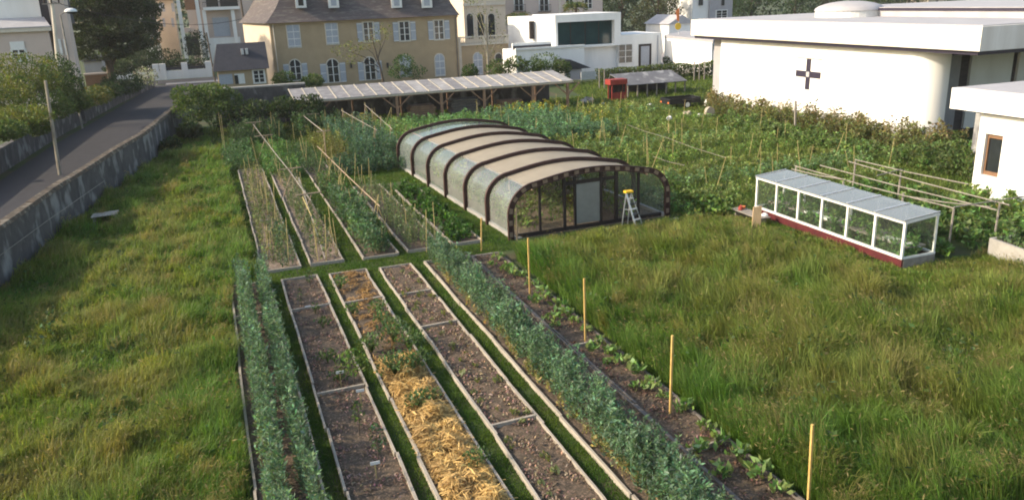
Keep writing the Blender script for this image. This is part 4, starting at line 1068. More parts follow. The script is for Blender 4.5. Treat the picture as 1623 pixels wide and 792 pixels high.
# ================================================================== MAIN HOUSE
def arch_pts(x0, x1, z0, z1, y, n=10):
    """rectangle with a round head, as a loop in the plane y"""
    r = (x1-x0)/2; c = (x0+x1)/2; zs = z1-r
    return [(x0, y, z0), (x1, y, z0)]+[(c+r*math.cos(math.pi*i/n), y, zs+r*math.sin(math.pi*i/n)) for i in range(n+1)]
def window(root, x0, x1, z0, z1, Y, kind='open', arch=False, trim=True, sh=None, bars=True, tm=None, pane=None):
    """kind: open (shutters folded back), shut (closed shutters), plain"""
    w = x1-x0
    tm = tm or M['stonetrim']
    wn = None
    if trim:
        mb = MB(); t_ = .13
        if arch: mb.prism(arch_pts(x0-t_, x1+t_, z0-.05, z1+t_, Y), (0, -.05, 0))
        else: mb.box(x0-t_, x1+t_, Y-.05, Y, z0-t_, z1+t_)
        wn = mb.build('window', tm, root)
    if kind == 'shut':
        mb = MB(); c = (x0+x1)/2
        if arch: mb.prism(arch_pts(x0, x1, z0, z1, Y-.05), (0, -.05, 0))
        else:
            for a, b in ((x0, c-.02), (c+.02, x1)): mb.box(a, b, Y-.10, Y-.05, z0, z1)
        mb.build('shutter', sh or M['shutter'], wn or root)
        mb = MB().box(c-.03, c+.03, Y-.125, Y-.10, z0, z1-.05)
        for f in (.03, .35, .66): mb.box(x0, x1, Y-.12, Y-.10, z0+(z1-z0)*f, z0+(z1-z0)*f+.09)
        mb.build('shutter_frame', M['whitepaint'], wn or root)
    else:
        mb = MB()
        if arch: mb.prism(arch_pts(x0, x1, z0, z1, Y-.05), (0, -.02, 0))
        else: mb.box(x0, x1, Y-.07, Y-.05, z0, z1)
        mb.build('pane', pane or M['dglass'], wn or root)
        if bars:
            c = (x0+x1)/2; mb = MB().box(c-.06, c+.06, Y-.1, Y-.07, z0, z1-.02)
            mb.box(x0, x0+.07, Y-.1, Y-.07, z0, z1-(w/2 if arch else 0)); mb.box(x1-.07, x1, Y-.1, Y-.07, z0, z1-(w/2 if arch else 0))
            for f in (.0, .33, .66): mb.box(x0+.08, c-.07, Y-.098, Y-.072, z0+(z1-z0)*f, z0+(z1-z0)*f+.06); mb.box(c+.07, x1-.08, Y-.098, Y-.072, z0+(z1-z0)*f, z0+(z1-z0)*f+.06)
            mb.build('glazing_bars', M['whitepaint'], wn or root)
    if kind == 'open':
        zt = z1-(w*.35 if arch else 0)
        for a, b in ((x0-.16-w*.5, x0-.15), (x1+.15, x1+.16+w*.5)):
            mb = MB().box(a, b, Y-.09, Y-.045, z0, zt); mb.build('shutter', sh or M['shutter'], root)
            mb = MB()
            for f in (0, .5, .93): mb.box(a+.02, b-.02, Y-.11, Y-.09, z0+(zt-z0)*f, z0+(zt-z0)*f+.09)
            mb.build('shutter_rail', M['whitepaint'], root)
    return wn
HY = 108.0
hx0 = at(432, 80, HY).x; hx1 = at(727, 80, HY).x
ZE = (at(500, 31, HY).z+at(700, 27, HY).z)/2
hs_ = thing('manor_house', 'large ochre manor house with slate mansard roof and grey blue shutters', 'house', (hx0, HY, 0))
mb = MB(); dep = 12.0; sl_ = 2.6
mb.prism([(hx0, HY, 0), (hx1, HY, 0), (hx1, HY+dep, 0), (hx0-sl_, HY+dep, 0)], (0, 0, ZE))
mb.build('wall', M['house'], hs_)
MB().prism([(hx0-.03, HY+.12, 0), (hx0-.03-sl_*.985, HY+dep, 0), (hx0-.07-sl_*.985, HY+dep, 0), (hx0-.07, HY+.12, 0)], (0, 0, ZE-.05)).build('side_wall', M['houselt'], hs_)  # paler plate over the ochre wall, sunlight put into its colour
MB().box(hx0-.1, hx1+.1, HY-.12, HY, ZE-.35, ZE-.05).build('cornice', M['house'], hs_)
# mansard: flared eave, steep slope, upper slope
e = [(-.55, ZE-.05), (-.1, ZE+.35), (.9, ZE+1.5), (1.9, ZE+3.1), (4.5, ZE+4.6)]
mb = MB()
for (o0, z0), (o1, z1) in zip(e, e[1:]):
    def ringpt(o, z): return [(hx0+o, HY+o, z), (hx1-o*.5, HY+o, z), (hx1-o*.5, HY+dep-o, z), (hx0-sl_+o, HY+dep-o, z)]
    a, b = ringpt(o0, z0), ringpt(o1, z1)
    for k in range(4): mb.poly([a[k], a[(k+1) % 4], b[(k+1) % 4], b[k]])
mb.poly(ringpt(*e[-1])); mb.poly(list(reversed(ringpt(*e[0]))))
rf = mb.build('roof', M['roofpurple'], hs_)
for px in (476, 528, 628, 676):
    x0, x1, z0, z1 = rect(px-7, px+7, -14, 11, HY+.2)
    dm = B(x0, x1, HY+.25, HY+3.6, z0-.1, z1).build('dormer', M['slate'], hs_)
    B(x0-.12, x1+.12, HY+.15, HY+.25, z0-.15, z1+.1).build('dormer_front', M['whitepaint'], dm)
    B(x0+.22, x1-.22, HY+.12, HY+.15, z0+.12, z1-.1).build('pane', M['dglass'] if px == 476 else M['shutter'], dm)
for px0, px1, py0, py1, kd in [(456, 475, 39, 75, 'shut'), (517, 535, 37, 70, 'shut'), (576, 592, 36, 66, 'open'), (633, 649, 35, 65, 'open'), (688, 703, 33, 63, 'open')]:
    x0, x1, z0, z1 = rect(px0, px1, py0, py1, HY); window(hs_, x0, x1, z0, z1, HY, kd)
for px0, px1, py0, py1, kd in [(460, 477, 95, 128, 'open'), (519, 537, 94, 131, 'open'), (578, 595, 91, 127, 'open'), (634, 651, 88, 122, 'shut'), (690, 704, 86, 121, 'shut')]:
    x0, x1, z0, z1 = rect(px0, px1, py0, py1, HY); window(hs_, x0, x1, z0, z1, HY, kd, arch=True)
for px in (437, 724):
    p = at(px, 80, HY); MB().tube([(p.x, HY-.1, 0), (p.x, HY-.1, ZE-.2)], .06, 6).build('downpipe', M['stonetrim'] if px == 437 else M['darkboard'], hs_)
for px in (556, 614):
    p = at(px, 104, HY); B(p.x-.12, p.x+.12, HY-.3, HY, p.z-.3, p.z+.35).build('wall_lantern', M['black'], hs_)
# annex at the left of the house
AY = 103.0
ax0, ax1, az0, az1 = rect(346, 424, 110, 134, AY)
an = thing('annex_cottage', 'small ochre annex with a dark slate roof left of the manor house', 'outbuilding', (ax0, AY, 0))
B(ax0, ax1, AY, AY+5.5, 0, az1).build('wall', M['house'], an)
p = at(346, 70, AY+3.2); q = at(415, 70, AY+3.2)
zr2 = p.z
mb = MB(); ex0, ex1 = ax0-.5, ax1+.3
rl, rr_ = at(343, 70, AY+2.8).x, at(420, 70, AY+2.8).x
a = [(ex0, AY-.45, az1-.05), (ex1, AY-.45, az1-.05), (ex1, AY+6, az1-.05), (ex0, AY+6, az1-.05)]
b = [(rl, AY+2.4, zr2), (rr_, AY+2.4, zr2), (rr_, AY+3.2, zr2), (rl, AY+3.2, zr2)]
for k in range(4): mb.poly([a[k], a[(k+1) % 4], b[(k+1) % 4], b[k]])
mb.poly(b); mb.poly(list(reversed(a))); mb.build('roof', M['slatedark'], an)
x0, x1, z0, z1 = rect(347, 369, 118, 134, AY); B(x0, x1, AY-.06, AY, z0, z1).build('door', M['shutter'], an)
x0, x1, z0, z1 = rect(372, 388, 117, 133, AY); dd = B(x0, x1, AY-.06, AY, z0, z1).build('window', M['whitepaint'], an); B(x0, x0+(x1-x0)*.35, AY-.09, AY-.06, z0, z1-.15).build('pane', M['dglass'], dd)
x0, x1, z0, z1 = rect(402, 419, 112, 131, AY); window(an, x0, x1, z0, z1, AY, 'plain', trim=True, tm=M['whitepaint'])
p = at(381, 78, AY+2.0)
for s_ in (0, .5): B(p.x+s_, p.x+s_+.3, AY+.9, AY+1.9, p.z-.6, p.z+.05).build('roof_vent', M['alu'], an)
# terrace right of the house
TY = 109.0
tx0, tx1 = hx1+.05, at(806, 90, TY).x
tz1 = at(765, 57, TY).z
te = thing('terrace', 'stone terrace with balustrade and arched door attached right of the manor house', 'terrace', (tx0, TY, 0))
B(tx0, tx1, TY, TY+8, 0, tz1-1.2).build('wall', M['house'], te)
B(tx0-.02, tx1+.15, TY-.2, TY+.4, tz1-1.2, tz1-1.0).build('cornice', M['stonetrim'], te)
B(tx0-.02, tx1+.15, TY-.15, TY+.25, tz1-.16, tz1).build('handrail', M['stonetrim'], te)
n_ = 26; ba = MB()
for k in range(n_):
    x = tx0+.8+(tx1-tx0-1.4)*k/(n_-1)
    ba.tube([(x, TY+.05, tz1-1.0), (x, TY+.05, tz1-.75), (x, TY+.05, tz1-.45), (x, TY+.05, tz1-.16)], [.06, .10, .05, .06], 6, cap=False)
ba.build('balusters', M['stonetrim'], te)
for x in (tx0+.05, (tx0+tx1)/2, tx1-.5): B(x, x+.55, TY-.12, TY+.3, tz1-1.0, tz1-.16).build('pier', M['stonetrim'], te)
B(tx0+.02, tx0+.6, TY-.15, TY, 0, tz1-1.2).build('pilaster', M['stonetrim'], te)
x0, x1, z0, z1 = rect(751, 764, 84, 119, TY); window(te, x0, x1, z0, z1, TY, 'shut', arch=True)
x0, x1, z0, z1 = rect(785, 795, 85, 100, TY); window(te, x0, x1, z0, z1, TY, 'plain', arch=True, bars=False)
# long stone wall behind the shed
sw = thing('stone_wall', 'long grey stone wall with pale coping behind the open shed', 'wall', (-2, 77, 0))
wx0, wx1 = at(337, 150, 77.6).x, 37.0
wz = at(400, 139, 77.6).z
wxm = 8.2; B(wx0, wxm, 77.4, 77.9, 0, wz).build('wall_body', M['wallstone'], sw); B(wx0-.03, wxm, 77.33, 77.97, wz, wz+.14).build('coping', M['concrete'], sw); B(wxm+.003, 32.5, 77.4, 77.9, 0, 2.75).build('low_wall_body', M['wallstone'], sw)
# ================================================================== OPEN SHED
SY0, SY1 = 72.0, 76.9
sx0, sx1 = at(467, 158, SY0).x, at(909, 130, SY0).x
szf = (at(470, 158, SY0).z+at(909, 131, SY0).z)/2; szb = (at(460, 140, SY1).z+at(890, 113, SY1).z)/2
sh = thing('open_shed', 'long open lean-to shed with pale sheet roof on braced timber posts', 'shed', (sx0, SY0, 0))
ns = 22; dw = (sx1-sx0)/ns
for k in range(ns):
    x0 = sx0+dw*k; j = random.uniform(-.03, .03)
    MB().prism([(x0+.02, SY0, szf+j*.5), (x0+dw-.02, SY0, szf-j*.5), (x0+dw-.02, SY1, szb), (x0+.02, SY1, szb)], (0, 0, .03)).build('roof_sheet', M['sheetold'] if k < 9 or k in (10, 12) else M['sheet'], sh)
    MB().bar((x0, SY0-.03, szf+.04), (x0, SY1, szb+.04), .10, .05).build('batten', M['rib'], sh)
B(sx0, sx1, SY0+.03, SY0+.13, szf-.22, szf-.03).build('eave_beam', M['timber'], sh)
B(sx0, sx1, SY0+.0, SY0+.025, szf-.16, szf-.01).build('fascia', M['rib'], sh)
for f in (.35, .7): B(sx0, sx1, SY0+(SY1-SY0)*f-.05, SY0+(SY1-SY0)*f+.05, szf+(szb-szf)*f-.15, szf+(szb-szf)*f-.03).build('purlin', M['timber'], sh)
for px in (500, 629, 700, 768, 845, 900):
    x = at(px, 160, SY0+.1).x
    B(x-.11, x+.11, SY0+.02, SY0+.24, 0, szf-.22).build('post', M['timber'], sh)
    for s_ in (-1, 1):
        MB().bar((x+s_*.08, SY0+.13, szf-1.25), (x+s_*1.25, SY0+.13, szf-.24), .13, .10).build('brace', M['timber'], sh)
for k in range(6):
    x = sx0+1+k*4.6; B(x-.08, x+.08, SY1-.5, SY1-.35, 0, szb-.2).build('post', M['timber'], sh)
# things stored under the shed
for k, (px, w_, h_, mm, lb, nm) in enumerate([(668, 2.2, 1.2, 'timber', 'stack of brown boards stored under the left half of the open shed', 'board_stack'), (735, 2.6, 1.5, 'darkboard', 'dark stack of boards stored under the middle of the open shed', 'board_stack'), (808, 2.0, 1.0, 'timber', 'low stack of brown timber stored under the right half of the open shed', 'board_stack')]):
    x = at(px, 165, SY0+2).x; mb = MB()
    for i in range(6): mb.box(x-w_/2+random.uniform(-.2, .1), x+w_/2+random.uniform(-.1, .2), SY0+1.4, SY0+2.8, h_*i/6, h_*i/6+h_/7)
    tag(mb.build(nm, M[mm]), lb, 'board stack')
# ================================================================== PALE HOUSES BEHIND
def block(name, label, px0, px1, py_top, Y, depth, m_, cat='building'):
    x0, x1, _, zt = rect(px0, px1, py_top, py_top+40, Y)
    o = thing(name, label, cat, (x0, Y, 0))
    B(x0, x1, Y, Y+depth, 0, zt).build('wall', m_, o)
    return o
Yb = 128.0
bl = block('arcade_house', 'pale house with dark arched loggia openings behind the terrace', 733, 800, -40, Yb, 10, M['houselt'])
for px0, px1 in ((740, 750), (757, 767), (774, 784)):
    x0, x1, z0, z1 = rect(px0, px1, 22, 62, Yb); window(bl, x0, x1, z0, z1, Yb, 'plain', arch=True, bars=False)
x0, x1, z0, z1 = rect(733, 800, 5, 9, Yb); B(x0, x1, Yb-.25, Yb, z0, z1).build('string_course', M['stonetrim'], bl)
bl = block('beige_house', 'tall beige house with narrow french windows and iron balconies behind the white villa', 800, 955, -45, 132, 10, M['pink'])
for px in (822, 862):
    x0, x1, z0, z1 = rect(px-7, px+7, -10, 18, 132); window(bl, x0, x1, z0, z1, 132, 'plain', trim=True, tm=M['whitepaint'])
    mb = MB()
    for k in range(7): mb.box(x0-.2+(x1-x0+.4)*k/6-.02, x0-.2+(x1-x0+.4)*k/6+.02, 131.4, 131.45, z0, z0+1.0)
    mb.box(x0-.25, x1+.25, 131.36, 131.5, z0+1.0, z0+1.07); mb.box(x0-.25, x1+.25, 131.36, 132, z0-.1, z0)
    mb.build('balcony', M['black'], bl)
for px in (902, 932):
    x0, x1, z0, z1 = rect(px-6, px+6, -10, 14, 132); window(bl, x0, x1, z0, z1, 132, 'plain', trim=True)
x0, x1, z0, z1 = rect(886, 889, -40, 120, 132); B(x0, x1, 131.9, 132, 0, z1).build('downpipe', M['stonetrim'], bl)
# ---------------- white villa
VY = 104.0
vl = thing('white_villa', 'modern white villa with a framed dark green window wall', 'villa', (*at(925, 110, VY).xy, 0))
x0, x1, z0, z1 = rect(880, 984, 22, 75, VY-1.2)
gx0, gx1, gz0, gz1 = rect(884, 974, 34, 72, VY-1.2)
t_ = .3
for a in ((x0, x1, z1-(z1-gz1), z1), (x0, x1, z0, gz0)): B(a[0], a[1], VY-1.2, VY+7, a[2], a[3]).build('frame_slab', M['white'], vl)
B(x0, gx0, VY-1.2, VY+7, gz0, gz1).build('frame_side', M['white'], vl); B(gx1, x1, VY-1.2, VY+7, gz0, gz1).build('frame_side', M['white'], vl)
gl = B(gx0, gx1, VY-.4, VY-.3, gz0, gz1).build('window_wall', M['gglass'], vl)
mb = MB()
for f in (.26, .52, .76): mb.box(gx0+(gx1-gx0)*f-.05, gx0+(gx1-gx0)*f+.05, VY-.46, VY-.4, gz0, gz1)
mb.build('mullions', M['frame'], gl)
# sunlit left wing and roof terrace
lx0, lx1, lz0, lz1 = rect(829, 879, 26, 68, VY+4)
B(lx0-.4, x0+.05, VY+4, VY+9, 0, lz1).build('left_wing', M['white'], vl)
a = MB().prism([(lx0-.4, VY+3.95, 0), (x0-.02, VY-.9, 0), (x0-.02, VY-1.0, 0), (lx0-.5, VY+3.9, 0)], (0, 0, lz1)).build('slanted_wall', M['white'], vl)
cx_, _, cz0, cz1 = rect(839, 845, 34, 62, VY+2); B(cx_, cx_+.55, VY+1.6, VY+2.1, cz0, cz1).build('chimney', M['frame'], vl)
bx0, bx1, bz0, bz1 = rect(905, 985, 66, 116, VY); B(bx0, bx1, VY, VY+7, 0, z0-.01).build('lower_wall', M['white'], vl)
# right single storey wing
rx0, rx1, rz0, rz1 = rect(980, 1048, 54, 112, VY-.5)
B(x1-.02, rx1, VY-.5, VY+7, 0, rz1).build('right_wing', M['white'], vl)
wx0_, wx1_, wz0, wz1 = rect(980, 1002, 71, 100, VY-.5); window(vl, wx0_, wx1_, wz0, wz1, VY-.5, 'plain', trim=False, pane=M['dglass'])
wx0_, wx1_, wz0, wz1 = rect(1012, 1032, 70, 109, VY-.5); dr = B(wx0_, wx1_, VY-.56, VY-.5, wz0, wz1).build('door', M['frame'], vl)
B(wx0_+.35, wx1_-.35, VY-.6, VY-.56, wz0+.2, wz1-.3).build('door_pane', M['shutter'], dr)
p = at(1042, 80, VY-.5); MB().tube([(p.x, VY-.6, 0), (p.x, VY-.6, rz1-.3)], .07, 6).build('downpipe', M['shutter'], vl)
# low front wings of the villa
qx0, qx1, qz0, qz1 = rect(818, 926, 77, 120, VY-5); B(qx0, qx1, VY-5, VY-.01, 0, qz1).build('front_wing', M['white'], vl)
B(qx0-.1, qx1, VY-5.2, VY-4.9, qz1, qz1+.25).build('parapet', M['white'], vl)
B(qx0+.2, qx1-4, VY-3.4, VY-3.0, qz1, qz1+.8).build('terrace_wall', M['white'], vl)
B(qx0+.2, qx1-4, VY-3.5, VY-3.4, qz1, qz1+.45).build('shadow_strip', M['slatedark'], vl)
x, y = at(906, 110, VY-7).xy
ga = thing('garage', 'small grey lean-to with dark roof in front of the white villa', 'outbuilding', (x, VY-8, 0))
x0, x1, z0, z1 = rect(896, 922, 110, 135, VY-8); B(x0, x1, VY-8, VY-5.25, 0, z1).build('wall', M['grey'], ga)
p = at(899, 99, VY-7); MB().prism([(x0-.2, VY-8.3, z1+1.2), (x0+.6, VY-8.3, z1+1.25), (x1+1.2, VY-8.3, z1+.05), (x0-.2, VY-8.3, z1+.05)], (0, 3, 0)).build('roof', M['slatedark'], ga)
x0, x1, z0, z1 = rect(921, 944, 113, 136, VY-10)
gt = thing('white_gate', 'white slatted gate between the shed end and the villa', 'gate', (x0, VY-10, 0))
mb = MB()
for k in range(12): mb.box(x0+(x1-x0)*k/12, x0+(x1-x0)*k/12+.22, VY-10, VY-9.95, .1, z1+random.uniform(-.05, .05))
mb.build('slats', M['whitepaint'], gt); B(x0, x1, VY-9.94, VY-9.88, .5, .62).build('rail', M['whitepaint'], gt); B(x0, x1, VY-9.94, VY-9.88, z1-.4, z1-.28).build('rail', M['whitepaint'], gt)
# yard wall right of the villa, sunlit from the left: runs away from us
WY = 108
x0, x1, z0, z1 = rect(1052, 1126, 64, 104, 96)
yw = thing('yard_wall', 'low white flat roofed annex wall between the villa and the hall', 'wall', (x0, 96, 0))
x0 = at(1053, 85, 104).x; x1 = at(1128, 85, 88.5).x-3
MB().prism([(x0, 104, 0), (x1+3, 88.5, 0), (x1+3.4, 88.8, 0), (x0+.4, 104.4, 0)], (0, 0, z1)).build('wall_body', M['white'], yw)
MB().prism([(x0-.1, 103.9, z1), (x1+3, 88.3, z1), (x1+12, 96, z1), (x0+8, 112, z1)], (0, 0, .35)).build('roof_slab', M['grey'], yw)
# white tower house, right
wh = block('white_house', 'white house with grey shaded side and dark windows above the hall roof', 1098, 1140, -30, 138, 9, M['white'])
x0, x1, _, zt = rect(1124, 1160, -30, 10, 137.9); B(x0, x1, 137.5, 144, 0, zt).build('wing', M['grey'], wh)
x0, x1, z0, z1 = rect(1135, 1152, 17, 30, 137.5); window(wh, x0, x1, z0, z1, 137.5, 'plain', trim=True, tm=M['whitepaint'])
for px in (1112, 1146): 
    x0, x1, z0, z1 = rect(px-2, px+2, -6, 9, 137.4); B(x0, x1, 137.3, 138, z0, z1).build('window', M['dglass'], wh)
for (px0, px1, pt, Y, lb) in [(1060, 1098, 38, 126, 'low white gabled house behind the flag pole'), (1470, 1500, -8, 190, 'cream house far behind the hall roof'), (1570, 1640, -8, 170, 'cream house at the far right above the hall roof')]:
    b_ = block('distant_house', lb, px0, px1, pt, Y, 8, M['white'] if pt > 0 else M['houselt'])
    x0, x1, z0, z1 = rect(px0, px1, pt, pt+20, Y)
    mb = MB().prism([(x0-.3, Y-.3, z1), (x1+.3, Y-.3, z1), ((x0+x1)/2, Y-.3, z1+1.5)], (0, 8.6, 0)); mb.build('roof', M['roofgrey'], b_)
    z_ = z1-1.6; B((x0+x1)/2-.5, (x0+x1)/2+.5, Y-.05, Y, z_-1.2, z_).build('window', M['dglass'], b_)
# flag pole with coloured flags
p = at(1076, 52, 104)
fp = thing('flag_pole', 'tall pole with an orange and a yellow banner left of the hall roof', 'flag pole', (p.x, 104, 0))
MB().tube([(p.x, 104, 0), (p.x-.1, 104, 13)], [.09, .05], 8).build('pole', M['alu'], fp)
a, b = at(1072, 17, 104), at(1075, 35, 104)
MB().prism([(a.x-.1, 103.9, a.z), (p.x-.06, 103.9, a.z+.3), (p.x-.06, 103.9, b.z), (a.x+.1, 103.9, b.z+.2)], (0, .04, 0)).build('orange_banner', M['orange'], fp)
a, b = at(1071, 37, 104), at(1077, 47, 104)
MB().tube([((a.x+b.x)/2, 103.85, (a.z+b.z)/2), ((a.x+b.x)/2, 103.9, (a.z+b.z)/2)], .5, 14).build('yellow_disc', M['yellow'], fp)
# red kiosk and glazed shed
KY = 74.0
x0, x1, z0, z1 = rect(966, 993, 126, 134, KY)
xk0, xk1, zk0, zk1 = rect(969, 993, 134, 162, KY)
ki = thing('red_kiosk', 'small red framed kiosk at the end of the grey roofed shed', 'kiosk', (x0, KY, 0))
B(x0, x1, KY-.2, KY+1.0, z0, z1).build('roof', M['red'], ki)
for x in (xk0+.05, xk1-.1):
    for y in (KY, KY+.8): B(x, x+.1, y, y+.1, 0, z0).build('post', M['red'], ki)
B(xk0+.16, xk1-.11, KY+.02, KY+.08, 0, .8).build('front_panel', M['red'], ki)
B(xk0+.16, xk1-.11, KY+.7, KY+.78, 0, z0-.1).build('back_panel', M['frame'], ki)
x0, x1, z0, z1 = rect(990, 1084, 118, 130, KY+1.5)
gs_ = thing('glazed_shed', 'long low shed with weathered grey roof beside the red kiosk', 'shed', (x0, KY+1, 0))
MB().prism([(x0, KY+.8, z0-.1), (x1, KY+.8, z0-.1), (x1-.6, KY+3.2, z1+.1), (x0-.8, KY+3.2, z1+.1)], (0, 0, .06)).build('roof', M['greyslate'], gs_)
MB().prism([(x0-.8, KY+3.2, z1+.1), (x1-.6, KY+3.2, z1+.1), (x1, KY+5.2, z0), (x0, KY+5.2, z0)], (0, 0, .06)).build('roof', M['roofgrey'], gs_)
for k in range(7): x = x0+.1+(x1-x0-.3)*k/6; B(x, x+.12, KY+1, KY+1.12, 0, z0-.12).build('post', M['greypole'], gs_)
B(x0, x1, KY+4.8, KY+4.9, 0, z0-.2).build('rear_wall', M['slate'], gs_)
# ================================================================== WHITE HALL
HX = 44.0
hl = thing('white_hall', 'big white hall with rounded end, dark cross window and deep white roof fascia', 'hall', (HX, 38, 0))
ya, yb = 42.45, at(1141, 120, x=HX).y
zf0 = 6.35; zf1 = 7.8
# facade with a rounded near end
pts = [(HX, yb)]; rr3 = 1.6
pts += [(HX, ya)]
for i in range(25):
    a = math.pi+math.pi/2*i/24
    pts.append((HX+rr3+rr3*math.cos(a), ya+rr3*math.sin(a)))
pts += [(HX+1.75, ya-rr3), (HX+1.75, ya+.5), (HX+1.75, yb)]
mb = MB().prism([(x, y, -.3) for x, y in pts], (0, 0, zf0+.28))
mb.build('wall', M['white'], hl)
B(HX+.7, HX+2.6, yb, at(1124, 120, x=HX).y+.4, 0, zf0-.02).build('end_pillar', M['grey'], hl)  # recess shading put into the pillar's grey
FX = HX-.85; fy0 = at(1556, 55, x=FX).y; fy1 = at(1095, 45, x=FX).y
rf = B(FX, FX+46, fy0, fy1, zf0, zf1-.02).build('roof_slab', M['fascia'], hl)
B(FX+.5, FX+45.5, fy0+.4, fy1-.4, zf1-.02, zf1+.03).build('roof_deck', M['roofgrey'], rf)
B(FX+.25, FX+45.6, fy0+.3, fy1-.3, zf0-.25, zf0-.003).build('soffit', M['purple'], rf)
B(FX+9, FX+44, fy0+3, fy1-7, zf1+.03, zf1+.75).build('upper_roof', M['roofgrey'], hl)
B(FX+8.9, FX+44, fy0+2.9, fy1-6.9, zf1+.5, zf1+.7).build('upper_edge', M['purple'], hl)
p = at(1345, 26, x=HX+7.5)
sk = MB().tube([(p.x, p.y, zf1), (p.x, p.y, zf1+.55)], 2.7, 28).build('skylight', M['whitepaint'], hl)
MB().dome((p.x, p.y, zf1+.55), 2.8, 2.8, .75, 28, 6).build('dome', M['roofgrey'], sk, smooth=True)
# cross window
c = at(1281, 118, x=HX); cy_, cz_ = c.y, c.z
w_ = abs(at(1262, 118, x=HX).y-at(1301, 118, x=HX).y)/2; h_ = abs(at(1283, 94, x=HX).z-at(1278, 142, x=HX).z)/2
cw = MB().box(HX-.05, HX-.003, cy_-.24, cy_+.24, cz_-h_, cz_+h_).build('cross_window', M['purple'], hl)
for s_ in (-1, 1): B(HX-.05, HX-.003, min(cy_+s_*.245, cy_+s_*w_), max(cy_+s_*.245, cy_+s_*w_), cz_-.24, cz_+.24).build('cross_arm', M['purple'], cw)
B(HX-.07, HX-.05, cy_-.17, cy_+.17, cz_-.2, cz_+.2).build('centre_pane', M['roofgrey'], cw)
B(HX-.12, HX-.003, cy_-w_, cy_+w_, cz_+h_+.06, cz_+h_+.10).build('drip_ledge', M['fascia'], cw)
# end of the hall, its shade put into the dark wall colour
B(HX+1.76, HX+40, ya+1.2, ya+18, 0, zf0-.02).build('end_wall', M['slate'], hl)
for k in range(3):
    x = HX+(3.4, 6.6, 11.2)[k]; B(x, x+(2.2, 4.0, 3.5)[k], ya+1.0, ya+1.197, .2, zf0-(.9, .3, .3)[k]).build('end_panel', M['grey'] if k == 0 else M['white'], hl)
# ================================================================== LOW WHITE ANNEX at the right edge
LX = 36.5
lb = thing('low_annex', 'low white flat roofed building with a brown framed window at the right edge', 'building', (LX, 30, 0))
ly1 = at(1550, 220, x=LX).y
wy0, wy1 = at(1586, 245, x=LX).y, at(1558, 245, x=LX).y
wzt, wzb = at(1572, 213, x=LX).z, at(1570, 280, x=LX).z
zc = 4.0
B(LX, LX+.3, wy1, ly1, -.1, zc).build('wall', M['white'], lb)
B(LX, LX+.3, 14, wy0, -.1, zc).build('wall', M['white'], lb)
B(LX+.002, LX+.3, wy0, wy1, wzt, zc-.002).build('wall', M['white'], lb); B(LX+.002, LX+.3, wy0, wy1, -.1, wzb).build('wall', M['white'], lb)
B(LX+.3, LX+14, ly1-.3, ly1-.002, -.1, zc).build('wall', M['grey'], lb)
B(LX+2.0, LX+9, ly1, ly1+2.0, -.1, zc-.1).build('rear_block', M['greyslate'], lb)  # shadow of the recess put into the block's dark grey
wn = B(LX+.24, LX+.3, wy0, wy1, wzb, wzt).build('window', M['dglass'], lb)
mb = MB().box(LX+.16, LX+.24, wy0, wy1, wzt-.22, wzt).box(LX+.16, LX+.24, wy0, wy1, wzb, wzb+.2).box(LX+.16, LX+.24, wy1-.1, wy1, wzb+.2, wzt-.22).box(LX+.16, LX+.24, wy0, wy0+.1, wzb+.2, wzt-.22)
mb.build('frame', M['tile'], wn)
za, zb_ = at(1511, 139, x=LX-.4).z, at(1511, 172, x=LX-.4).z
rs = B(LX-.5, LX+16, 12, at(1510, 150, x=LX-.4).y, zb_, za).build('roof_slab', M['white'], lb)
B(LX-.3, LX+15.8, 12.2, at(1510, 150, x=LX-.4).y-.2, za, za+.04).build('roof_deck', M['roofgrey'], rs)
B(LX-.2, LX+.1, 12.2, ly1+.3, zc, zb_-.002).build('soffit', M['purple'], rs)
# corrugated white sheets leaning
x0 = LX-1.3; y1_ = at(1578, 290, x=LX-.9).y
cs = MB(); n_ = 36
for k in range(n_):
    y = y1_-.14*k; dx = .09*(k % 2)
    y2 = y-.14; dx2 = .09*((k+1) % 2)
    cs.poly([(LX-1.25+dx, y, 0), (LX-1.25+dx2, y2, 0), (LX-.08+dx2*.3, y2, 1.9), (LX-.08+dx*.3, y, 1.9)])
o = cs.build('corrugated_sheet', M['plastic']); tag(o, 'white corrugated sheets leaning against the low annex wall', 'corrugated sheet')
sm_ = o.modifiers.new('thick', 'SOLIDIFY'); sm_.thickness = .02
# ================================================================== LEFT: houses beyond the lane
GYh = 92.0
x0, x1, z0, z1 = rect(-60, 82, 52, 100, GYh)
gh2 = thing('grey_house', 'shaded grey house with white upper storey and chimney block at the left edge', 'house', (x1, GYh, 0))
B(x0, x1, GYh, GYh+9, 0, z1).build('wall', M['pink'], gh2)
B(x0, x1+.3, GYh-.3, GYh+9.2, z1, z1+.35).build('cornice', M['stonetrim'], gh2)
MB().prism([(x0, GYh-.35, z1+.35), (x1+.3, GYh-.35, z1+.35), (x1-.4, GYh+1.6, z1+1.2), (x0, GYh+1.6, z1+1.2)], (0, 0, .1)).build('roof', M['roofgrey'], gh2)
ux0, ux1, uz0, uz1 = rect(-60, 58, -60, 34, GYh+1.7); B(ux0, ux1, GYh+1.7, GYh+8.5, z1+.4, uz1).build('upper_storey', M['white'], gh2)
MB().prism([(ux1, GYh+1.6, z1+.5), (ux1+2.1, GYh+1.6, z1+.5), (ux1+1.6, GYh+2.4, uz1), (ux1, GYh+2.4, uz1)], (0, 6, 0)).build('slate_side', M['slatedark'], gh2)
cx0, cx1, cz0, cz1 = rect(77, 104, -60, 90, GYh+.2); B(cx0, cx1, GYh+.2, GYh+2.5, 0, cz1).build('chimney_block', M['pink'], gh2)
